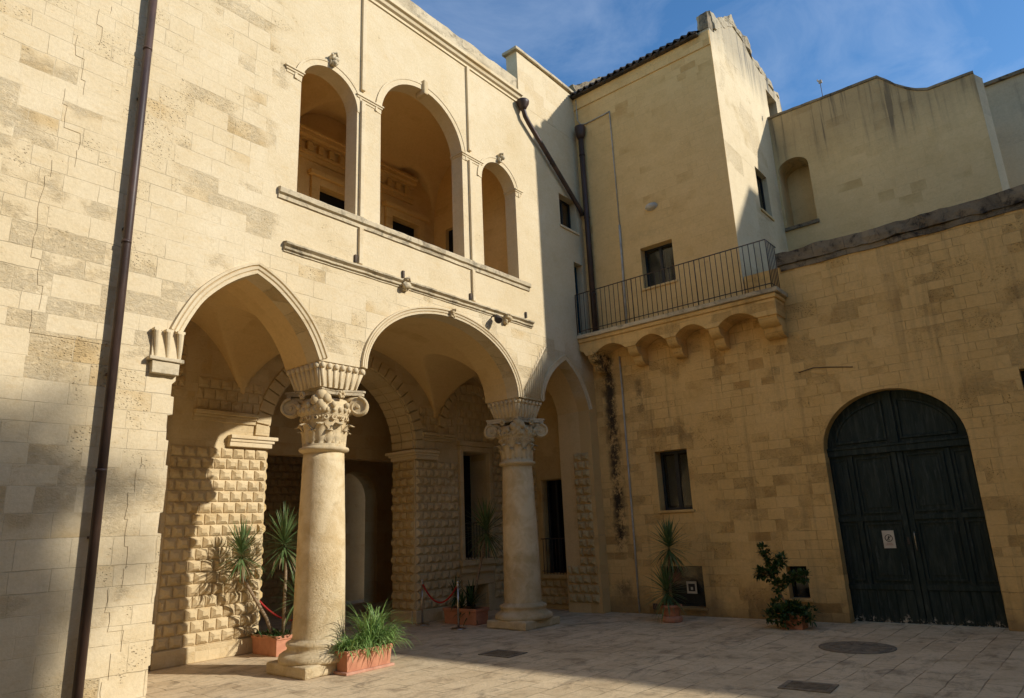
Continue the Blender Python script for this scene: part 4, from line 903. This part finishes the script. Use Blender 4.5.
for zz, r_ in ((7.80, .013), (6.80, .011)):
    rl.tube([(XB, y0, zz), (xr, y0, zz), (xr, y1, zz)], r_, 6)
nb = 39
for i in range(nb + 1): y = y0 + (y1 - y0) * i / nb; rl.tube([(xr, y, 6.70), (xr, y, 7.80)], .0095 if i % 13 else .014, 6)
for i in range(1, 6): x = xr + .63 * i / 6; rl.tube([(x, y0, 6.70), (x, y0, 7.80)], .0095, 6)
rl.build('railing', M['iron'], Bal)
# pipes and conduits on the corner
pipe(B, [(XB - .11, 9.10, 12.62), (XB - .11, 9.10, 6.72)], .075, collars=[((XB - .11, 9.10, z_), (0, 0, 1)) for z_ in (7.9, 10.1, 12.0)])
MB().lathe([(.08, 12.5), (.13, 12.62), (.15, 12.80), (.15, 12.88), (.12, 12.90)], XB - .12, 9.10, 18).build('rainwater_hopper', M['pipe'], B)
m = MB(); m.tube([(XB - .03, 9.22, 13.85), (XB - .03, 9.22, 13.2), (XB - .03, 9.12, 13.02), (XB - .03, 8.95, 12.97), (XB - .03, 8.19, 13.0)], .018, 6); m.tube([(XB - .03, 8.17, 13.02), (XB - .03, 8.17, 9.6)], .014, 6); m.build('cable', M['grey_pipe'], B)
m = MB(); m.tube([(XB - .035, 8.17, 9.6), (XB - .035, 8.22, 6.72)], .028, 8); m.tube([(XB - .035, 8.50, 6.1), (XB - .035, 8.52, 1.6), (XB - .035, 8.54, .02)], .022, 8); m.build('conduit', M['grey_pipe'], B)
m = MB(); m.tube([(XB - .015, 4.25, 4.93), (XB - .015, 3.95, 4.98), (XB - .015, 3.6, 4.93), (XB - .015, 3.2, 4.86)], .009, 5); m.build('cable', M['tile'], B)
M['crust'] = simple('black_algae_crust', (0.035, 0.028, 0.02), (0.09, 0.065, 0.04), 0.95, 14, bump=.6)


# ------------------------------------------------------------------ walls behind
H = thing('garden_wall', 'tall stained stone wall with wavy top and arched niche behind the terrace', 'wall', (18.6, 2.5, 7))
top = [(5.158, 13.24), (2.25, 13.18), (2.08, 13.0), (1.88, 12.76), (1.66, 12.55), (1.45, 12.40), (1.22, 12.30), (.24, 12.30)]
MB().poly('YZ', 18.6, .75, [(.24, 6.8), (5.158, 6.8)] + top, [[(4.28, 9.78), (5.10, 9.78)] + ell(4.69, .41, 11.5, .30, 12, 0, PI)]).build('masonry', M['high'], H)
MB().poly('YZ', 19.352, .14, [(.24, 6.8), (5.158, 6.8)] + top).build('niche_back', M['high'], H)
k = MB().poly('YZ', 18.57, .50, [(p[0], p[1] + .002) for p in top] + [(p[0], p[1] + .07) for p in top[::-1]]).build('coping', M['weather'], H); roughen(k, .015, 3, .2)
MB().box(18.54, 18.62, 4.24, 5.14, 9.68, 9.775).build('niche_sill', M['weather'], H)
MB().poly('XY', 6.8, 5.48, [(18.60, .238), (18.95, .10), (18.95, .238)]).build('end_face', M['white'], H)  # paler material stands in for sunlight on the wall end
Wt = thing('white_house', 'pale plastered house beyond the wall at the right edge', 'building', (20.9, -3, 7))
MB().poly('YZ', 20.9, .4, [(.9, 6.8), (-14, 6.8), (-14, 13.3), (.9, 13.03)][::1]).build('wall', M['white'], Wt)
MB().box(20.95, 25, -14, -5.0, 6.8, 16.0).build('unseen_shade_block', M['white'], Wt)  # taller block added out of view to shade the tower gable
k = MB().poly('YZ', 20.82, .5, [(.9, 13.035), (-14, 13.305), (-14, 13.40), (.9, 13.13)]).build('coping', M['weather'], Wt)
# weathervane-like stub antenna above the high wall
An = thing('roof_antenna', 'tiny rooftop antenna above the tall stained wall', 'antenna', (18.8, 3.66, 13.5))
m = MB(); m.tube([(18.8, 3.66, 13.2), (18.8, 3.66, 13.9)], .009, 6); m.build('mast', M['iron'], An)
m = MB(); m.box(18.77, 18.83, 3.61, 3.70, 13.84, 13.92); m.box(18.76, 18.84, 3.701, 3.73, 13.93, 13.96); m.build('aerial_box', M['grey_pipe'], An)

# rest of the courtyard, out of frame: south wing shaped to shade the left wall, west wing added for warm bounce
S = thing('south_shade_wing', 'unseen stone wing behind the viewer, shaped to shade the left wall', 'building', (2, -14.4, 0))
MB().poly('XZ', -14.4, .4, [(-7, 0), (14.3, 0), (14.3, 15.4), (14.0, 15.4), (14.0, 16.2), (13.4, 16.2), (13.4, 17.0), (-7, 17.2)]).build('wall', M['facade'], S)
Wg = thing('west_bounce_wing', 'unseen stone wing west of the courtyard, added for warm bounce light', 'building', (-7, 1, 0))
MB().poly('YZ', -7.4, .4, [(-14, 0), (YA, 0), (YA, 12), (-14, 12)]).build('wall', M['court'], Wg)

# ------------------------------------------------------------------ plants
Tr = thing('unseen_shade_tree', 'unseen tree behind the viewer, placed to dapple shade on the left wall', 'tree', (14.6, -16.3, 0))  # placed out of view for dappled shade on the left wall
MB().tube([(14.6, -16.3, 0), (14.65, -16.2, 6), (14.8, -16.3, 12), (14.9, -16.3, 17)], [.35, .28, .20, .10], 10).build('trunk', M['bark'], Tr)
def blade(mb, base, d, length, width, droop, seg=5, fold=.25, twist=0.0):
    base = Vector(base); d = Vector(d).normalized(); p = base.copy(); cur = d.copy(); vs = []
    side = d.cross(Vector((0, 0, 1)))
    if side.length < .05: side = Vector((1, 0, 0))
    side.normalize(); st = length / seg
    for i in range(seg + 1):
        t = i / seg; w_ = width * (.45 + .55 * math.sin(min(1, t * 2.2) * PI / 2)) * (1 - t ** 2.4) + .001
        up = side.cross(cur).normalized()
        vs += [p - side * w_ + up * w_ * fold, p.copy(), p + side * w_ + up * w_ * fold]
        p = p + cur * st; cur = (cur + Vector((0, 0, -droop / seg * (0.4 + 1.4 * t)))).normalized()
    fs = []
    for i in range(seg): a = i * 3; fs += [(a, a + 1, a + 4, a + 3), (a + 1, a + 2, a + 5, a + 4)]
    mb.add(vs, fs, True)
def rosette(mb, c, n, length, width, rr, axis=(0, 0, 1), low=-0.75, droop=(.1, .6)):
    c = Vector(c)
    for i in range(n):
        a = i * 2.39996 + rr.uniform(-.2, .2); e = (low + (0.95 - low) * ((i + .5) / n) ** .9) * PI / 2
        d = Vector((math.cos(a) * math.cos(e), math.sin(a) * math.cos(e), math.sin(e))) + Vector(axis) * .12
        blade(mb, c + Vector((0, 0, -.10 + .18 * i / n)), d, length * rr.uniform(.75, 1.1), width * rr.uniform(.8, 1.15), rr.uniform(*droop))
def trough(parent, x0, x1, y0, y1, h, tray=False, lip=.03, name='trough'):
    m = MB(); z0 = 0.035 if tray else 0.0; t_ = .02; s_ = .02
    def ring(x0, x1, y0, y1, z): return [(x0, y0, z), (x1, y0, z), (x1, y1, z), (x0, y1, z)]
    r = [ring(x0 + s_, x1 - s_, y0 + s_, y1 - s_, z0), ring(x0 + .004, x1 - .004, y0 + .004, y1 - .004, h - .07), ring(x0 - lip * .5, x1 + lip * .5, y0 - lip * .5, y1 + lip * .5, h - .065), ring(x0 - lip * .5, x1 + lip * .5, y0 - lip * .5, y1 + lip * .5, h),
         ring(x0 + t_, x1 - t_, y0 + t_, y1 - t_, h), ring(x0 + t_, x1 - t_, y0 + t_, y1 - t_, h - .06)]
    vs = [v for q in r for v in q]; fs = [(0, 3, 2, 1)] + [(i * 4 + k_, i * 4 + (k_ + 1) % 4, (i + 1) * 4 + (k_ + 1) % 4, (i + 1) * 4 + k_) for i in range(5) for k_ in range(4)]
    m.add(vs, fs); o = m.build(name, M['terra'], parent, bevel=.006)
    MB().box(x0 + t_ + .002, x1 - t_ - .002, y0 + t_ + .002, y1 - t_ - .002, h - .10, h - .04).build('soil', M['soil'], parent)
    if tray: MB().box(x0 - .03, x1 + .03, y0 - .03, y1 + .03, .0, .04).build('tray', M['terra_pale'], parent, bevel=.008)
tb = MB(); rt = random.Random(77)
for i in range(46):
    c0 = Vector((rt.gauss(14.5, .6), rt.gauss(-16.2, .6), rt.gauss(17.1, .65)))
    for k_ in range(34):
        d = Vector((rt.gauss(0, 1), rt.gauss(0, 1), rt.gauss(0, 1))).normalized(); blade(tb, c0 + d * rt.uniform(.05, .45), (rt.uniform(-1, 1), rt.uniform(-1, 1), rt.uniform(-.6, .6)), .26, .075, .3, 3, .15)
tb.build('crown', M['shrub'], Tr, recalc=False)
# 1. dracaena trough beside the near column
D = thing('dracaena_trough', 'terracotta trough of tall spiky dracaenas left of the near column', 'potted plant', (7.45, 12.0, 0))
trough(D, 7.24, 7.66, 11.55, 12.36, .34)
rr = random.Random(11)
def cane(parent, pts, r, ros, seed, n=60, length=.48, width=.019):
    q = MB().tube(pts, [r * (1 - .25 * i / (len(pts) - 1)) for i in range(len(pts))], 9); q.build('cane', M['bark'], parent)
    m = MB(); rr = random.Random(seed)
    for c0, n_, l_ in ros: rosette(m, c0, n_, l_, width, rr)
    m.build('leaf_rosette', M['drac'], parent, recalc=False)
    m = MB()
    for c0, n_, l_ in ros:   # withered leaves hanging under the crown
        for i in range(16):
            a = rr.uniform(0, 2 * PI); blade(m, Vector(c0) - Vector((0, 0, .12 + rr.uniform(0, .08))), (math.cos(a), math.sin(a), rr.uniform(-.9, -.1)), l_ * rr.uniform(.45, .85), width * .8, rr.uniform(1.0, 2.6), 6, .5)
    m.build('withered_leaves', M['dry'], parent, recalc=False)
cane(D, [(7.42, 11.95, .3), (7.30, 12.0, .62), (7.05, 12.02, 1.0), (6.80, 12.0, 1.35), (6.74, 12.0, 1.72)], .032, [((6.74, 12.0, 1.78), 95, .58)], 1)
cane(D, [(7.50, 11.75, .3), (7.49, 11.74, .9), (7.48, 11.72, 1.45), (7.42, 11.7, 1.86)], .034, [((7.41, 11.7, 1.92), 110, .66)], 2)
cane(D, [(7.56, 11.62, .3), (7.62, 11.60, .62), (7.66, 11.6, .86)], .026, [((7.66, 11.6, .95), 70, .55)], 3)
m = MB(); rr = random.Random(5)
for i in range(260):
    x, y = rr.uniform(7.22, 7.70), rr.uniform(11.52, 12.4); a = rr.uniform(0, 2 * PI)
    blade(m, (x, y, .30), (math.cos(a), math.sin(a), rr.uniform(.2, 1.2)), rr.uniform(.08, .2), .016, rr.uniform(.3, 1.2), 3)
m.build('ground_foliage', M['shrub'], D, recalc=False)
# 2. spider plant trough in the sun
P2 = thing('spider_plant_trough', 'sunlit terracotta trough of arching grassy green leaves right of near column base', 'potted plant', (7.2, 9.2, 0))
trough(P2, 6.85, 7.72, 9.02, 9.30, .33, tray=True)
for (nm, xa, xb, n_, hh, sd) in (('grassy_foliage', 6.88, 7.30, 420, .40, 21), ('grassy_foliage', 7.25, 7.72, 620, .62, 22)):
    m = MB(); rr = random.Random(sd)
    for i in range(n_):
        x, y = rr.uniform(xa, xb), rr.uniform(9.05, 9.28); a = rr.uniform(0, 2 * PI); e = rr.uniform(.35, 2.2)
        s_ = 1.0 if rr.random() < .25 else .75
        blade(m, (x, y, .28), (math.cos(a) * .9, math.sin(a) * .8, e), hh * rr.uniform(.55, 1.25) * s_, rr.uniform(.007, .013), rr.uniform(1.2, 3.2), 8, .3)
    m.build(nm, M['spider'], P2, recalc=False)
m = MB(); rr = random.Random(30)
for i in range(90): blade(m, (7.46 + rr.uniform(-.18, .16), 9.16 + rr.uniform(-.1, .1), .50), (rr.uniform(-.9, .9), rr.uniform(-.7, .7), 1.2), rr.uniform(.3, .68), .010, rr.uniform(.7, 2.4), 8, .3)
for i in range(9): blade(m, (7.25 + rr.uniform(-.03, .03), 8.99, .30), (rr.uniform(-.8, .8), -.5, rr.uniform(-.3, .5)), rr.uniform(.16, .30), .010, 2.2, 5, .3)
m.build('trailing_leaves', M['spider'], P2, recalc=False)
# 3. yucca trough behind the rope
P3 = thing('yucca_trough', 'shaded terracotta trough with leaning yucca behind the red rope barrier', 'potted plant', (11.9, 11.3, 0))
trough(P3, 11.66, 12.08, 10.85, 11.85, .34)
cane(P3, [(12.0, 11.25, .3), (12.10, 11.2, .9), (12.22, 11.1, 1.5), (12.30, 11.05, 1.92)], .036, [((12.30, 11.05, 2.0), 120, .74)], 12)
m = MB(); rr = random.Random(15)
for (cx_, cy_, cz_, L2) in ((11.8, 11.6, .62, .34), (11.85, 11.15, .40, .5), (11.8, 11.4, .34, .35)):
    rosette(m, (cx_, cy_, cz_), 45, L2, .022, rr)
m.build('low_foliage', M['shrub'], P3, recalc=False)
# 4. yucca pot by the basement window
def round_pot(parent, x, y, r, h, two=False):
    m = MB().lathe([(r * .72, 0), (r * .80, h * .45), (r * .93, h * .80), (r * .95, h * .81), (r * 1.05, h * .82), (r * 1.06, h), (r * .95, h), (r * .93, h * .9)], x, y, 32); m.build('pot', M['terra'], parent, recalc=False)
    MB().lathe([(r * .94, h * .86), (r * .93, h * .90), (r * .5, h * .93)], x, y, 20).build('soil', M['soil'], parent)
    if two: MB().lathe([(r * .90, -.001), (r * .97, .03), (r * .99, .10), (r * .93, .12)], x, y, 28).build('saucer', M['terra_pale'], parent)
P4 = thing('potted_yucca', 'round terracotta pot with tall spiky yucca below the barred court window', 'potted plant', (13.75, 7.22, 0))
round_pot(P4, 13.75, 7.22, .21, .34, True)
cane(P4, [(13.75, 7.22, .3), (13.76, 7.2, .9), (13.78, 7.16, 1.5)], .03, [((13.78, 7.16, 1.50), 120, .60)], 31)
cane(P4, [(13.72, 7.26, .3), (13.70, 7.27, .55)], .028, [((13.70, 7.27, .62), 90, .62)], 32)
# 5. shrub pot left of the gate
P5 = thing('potted_shrub', 'sprawling dark leafy shrub in terracotta pot left of the gate', 'potted plant', (13.75, 4.72, 0))
trough(P5, 13.58, 13.95, 4.52, 4.95, .28)
st = MB(); lf = MB(); rr = random.Random(44)
def leafy(mb, p, r_, n, s=.075):
    p = Vector(p)
    for i in range(n):
        d = Vector((rr.gauss(0, 1), rr.gauss(0, 1), rr.gauss(0, 1))).normalized(); q = p + d * r_ * rr.uniform(.2, 1) ** .5
        dd = (d + Vector((rr.uniform(-1, 1), rr.uniform(-1, 1), rr.uniform(-.5, .8)))).normalized(); blade(mb, q, dd, s * rr.uniform(.8, 1.5), s * .36, rr.uniform(0, .6), 3, .2)
trunks = [[(13.75, 4.75, .25), (13.72, 4.90, .6), (13.72, 5.0, .95), (13.74, 5.05, 1.22), (13.7, 5.12, 1.42)], [(13.72, 5.0, .98), (13.7, 4.88, 1.12), (13.7, 4.80, 1.24)], [(13.72, 4.93, .72), (13.7, 4.75, .86), (13.7, 4.60, .92), (13.7, 4.42, .93)], [(13.72, 5.0, .9), (13.72, 5.15, .97), (13.72, 5.26, .99)]]
for tp in trunks:
    st.tube(tp, [.022 - .004 * i for i in range(len(tp))] if len(tp) < 5 else [.026, .022, .018, .014, .01], 7)
    for i in range(len(tp) - 1):
        a_, b__ = Vector(tp[i]), Vector(tp[i + 1])
        if i == 0 and tp[0][2] < .3: leafy(lf, b__, .08, 14); continue
        for k_ in range(3): leafy(lf, a_.lerp(b__, (k_ + .5) / 3), .085, 26)
    leafy(lf, tp[-1], .10, 55)
for i in range(34):
    a = rr.uniform(0, 2 * PI); r_ = rr.uniform(.05, .40); leafy(lf, (13.76 + r_ * .7 * math.cos(a), 4.80 + r_ * 1.1 * math.sin(a), .36 + rr.uniform(-.16, .10) - r_ * .2), .10, 34)
for s0 in ((13.6, 4.5, .34), (13.6, 4.42, .22), (13.6, 4.36, .18)): leafy(lf, s0, .05, 18)
st.build('stem', M['bark'], P5); lf.build('foliage', M['shrub'], P5, recalc=False)

# ------------------------------------------------------------------ rope barriers
def stanchion(x, y, label):
    T = thing('barrier_post', label, 'barrier post', (x, y, 0), 'barrier posts under the portico')
    MB().lathe([(.165, 0), (.165, .012), (.14, .022), (.05, .035), (.028, .05)], x, y, 26).build('base', M['steel'], T)
    MB().lathe([(.022, .04), (.022, .86)], x, y, 14).build('pole', M['steel'], T)
    MB().lathe([(.022, .84), (.034, .85), (.034, .89), (.024, .90), (.03, .92), (.034, .94), (.028, .965), (.01, .975)], x, y, 16).build('finial', M['steel'], T)
    return T
stanchion(11.33, 12.20, 'slim metal barrier post nearest the rusticated pier'); stanchion(11.16, 10.90, 'slim metal barrier post in front of the shaded yucca trough')
stanchion(7.80, 13.2, 'metal barrier post behind the dracaena trough')
def rope(a, b, sag, label):
    a, b = Vector(a), Vector(b); pts = [a.lerp(b, t / 16) - Vector((0, 0, sag * 4 * (t / 16) * (1 - t / 16))) for t in range(17)]
    o = MB().tube(pts, .019, 10).build('barrier_rope', M['rope']); tag(o, label, 'rope', 'red barrier ropes'); return o
rope((11.32, 12.16, .86), (11.17, 10.94, .86), .36, 'red velvet rope sagging between two posts by the shaded trough')
rope((7.82, 13.2, .86), (9.7, 13.2, .86), .50, 'red rope hanging behind the dracaena trough')

# ------------------------------------------------------------------ small wall things
# no-entry style notice on the gate
Nn = thing('door_notice', 'small white notice with crossed pictogram pinned to the green gate', 'sign', (xg - .04, 3.15, 1.5))
MB().box(xg - .032, xg - .029, 3.05, 3.255, 1.35, 1.675).build('sheet', M['paper'], Nn)
m = MB(); yc_, zc_ = 3.152, 1.535; K = 28
m.sweep([(yc_ + .062 * math.cos(2 * PI * i / K), zc_ + .062 * math.sin(2 * PI * i / K)) for i in range(K)], [(-.006, .033), (-.006, .0345), (.006, .0345), (.006, .033)], 'YZ', xg, closed=True)
m.obox((xg - .0345, yc_, zc_), (.0006, 0, 0), (0, .043, -.043), (0, .004, .004)); m.build('ring', M['ink'], Nn)
m = MB(); m.lathe([(.001, 0), (.001, 0)], 0, 0, 3) if False else None
m.obox((xg - .0338, yc_ + .004, zc_ + .004), (.0006, 0, 0), (0, .009, .004), (0, -.006, .026)); m.obox((xg - .0338, yc_ + .010, zc_ - .028), (.0006, 0, 0), (0, .004, 0), (0, .006, .016)); m.obox((xg - .0338, yc_ - .010, zc_ - .028), (.0006, 0, 0), (0, .004, 0), (0, -.006, .016)); m.obox((xg - .0338, yc_ - .004, zc_ + .038), (.0006, 0, 0), (0, .007, 0), (0, 0, .007)); m.obox((xg - .0338, yc_ - .018, zc_ + .012), (.0006, 0, 0), (0, .012, .004), (0, -.001, .003)); m.build('pictogram', M['ink'], Nn)
m = MB()
for i in range(3): m.box(xg - .0335, xg - .033, 3.085 + .01 * i, 3.22 - .012 * i, 1.405 + i * .018, 1.410 + i * .018)
m.build('small_print', M['inkred'], Nn)
Np = thing('window_poster', 'small square poster propped in the basement window behind the potted yucca', 'poster', (XB + .2, 7.3, .5))
MB().box(XB + .22, XB + .225, 7.18, 7.42, .44, .70).build('sheet', M['paper'], Np)
m = MB(); m.box(XB + .216, XB + .2185, 7.22, 7.38, .49, .65); m.build('dark_print', M['ink'], Np); m = MB(); m.box(XB + .213, XB + .2155, 7.27, 7.32, .52, .58); m.build('pale_print', M['paper'], Np)
Lm = thing('wall_lamp', 'round opal bulkhead lamp on the ochre wall above the balcony window', 'lamp', (XB, 7.22, 9.8))
q = MB(); 
for (r0_, x0_) in ((.0, 0),): pass
def xlathe(prof, y, z_, n=20):
    m = MB(); vs = [(XB - d_, y + r_ * 1.35 * math.cos(2 * PI * k_ / n), z_ + r_ * .8 * math.sin(2 * PI * k_ / n)) for r_, d_ in prof for k_ in range(n)]
    m.add(vs, [(i * n + k_, i * n + (k_ + 1) % n, (i + 1) * n + (k_ + 1) % n, (i + 1) * n + k_) for i in range(len(prof) - 1) for k_ in range(n)] + [tuple((len(prof) - 1) * n + k_ for k_ in range(n))], True); return m
xlathe([(.13, 0), (.13, .03), (.115, .035)], 7.22, 9.8).build('lamp_base', M['grey_pipe'], Lm)
xlathe([(.115, .03), (.11, .07), (.08, .11), (.03, .13)], 7.22, 9.8).build('diffuser', M['lampglass'], Lm)
Sp = thing('spotlight', 'small dark spotlight fixed under the string course above the wide arch', 'spotlight', (10.8, YA - .1, 6.5))
m = MB(); m.tube([(10.80, YA - .01, 6.52), (10.80, YA - .12, 6.50)], .018, 8); m.build('bracket', M['iron'], Sp)
m = MB(); m.tube([(10.83, YA - .10, 6.50), (10.76, YA - .20, 6.40), (10.73, YA - .25, 6.35)], [.05, .085, .075], 14); m.build('lamp_head', M['iron'], Sp)
# drain covers
def cover(x, y, sx_, sy_, rot, label, cat, slots):
    c_, s_ = math.cos(rot), math.sin(rot); T = thing('drain_cover', label, cat, (x, y, 0))
    def ob(mb, cx_, cy_, hx, hy, z0, z1): mb.obox((x + cx_ * c_ - cy_ * s_, y + cx_ * s_ + cy_ * c_, (z0 + z1) / 2), (hx * c_, hx * s_, 0), (-hy * s_, hy * c_, 0), (0, 0, (z1 - z0) / 2))
    m = MB(); ob(m, -sx_, 0, .03, sy_ + .03, .002, .014); ob(m, sx_, 0, .03, sy_ + .03, .002, .014); ob(m, 0, -sy_, sx_ - .031, .03, .002, .014); ob(m, 0, sy_, sx_ - .031, .03, .002, .014); m.build('rim', M['castiron'], T)
    m = MB(); ob(m, 0, 0, sx_ - .031, sy_ - .031, .001, .005); m.build('well', M['dark'] if slots else M['castiron'], T)
    if slots:
        m = MB()
        for i in range(slots): ob(m, -sx_ + (i + .75) * 2 * sx_ / (slots + .5), 0, sx_ / slots * .45, sy_ - .032, .004, .012)
        m.build('grate_bars', M['castiron'], T)
cover(9.28, 8.05, .22, .30, 0, 'square slotted drain grate in the shaded paving before the far column', 'drain', 6)
cover(9.20, 3.10, .20, .27, .05, 'slotted drain grate at the bottom edge of the photo', 'drain', 7)
T = thing('manhole_cover', 'large round manhole cover in the paving before the gate', 'manhole cover', (12.15, 3.27, 0))
MB().lathe([(.55, .001), (.55, .010), (.50, .012), (.49, .006)], 12.15, 3.27, 48).build('rim', M['castiron'], T)
m = MB().lathe([(.485, .001), (.485, .008), (.46, .010), (.2, .011)], 12.15, 3.27, 48)
for i in range(12): a = i * PI / 6; m.obox((12.15 + .33 * math.cos(a), 3.27 + .33 * math.sin(a), .012), (.08 * math.cos(a), .08 * math.sin(a), 0), (-.02 * math.sin(a), .02 * math.cos(a), 0), (0, 0, .004))
m.build('lid', M['castiron'], T)
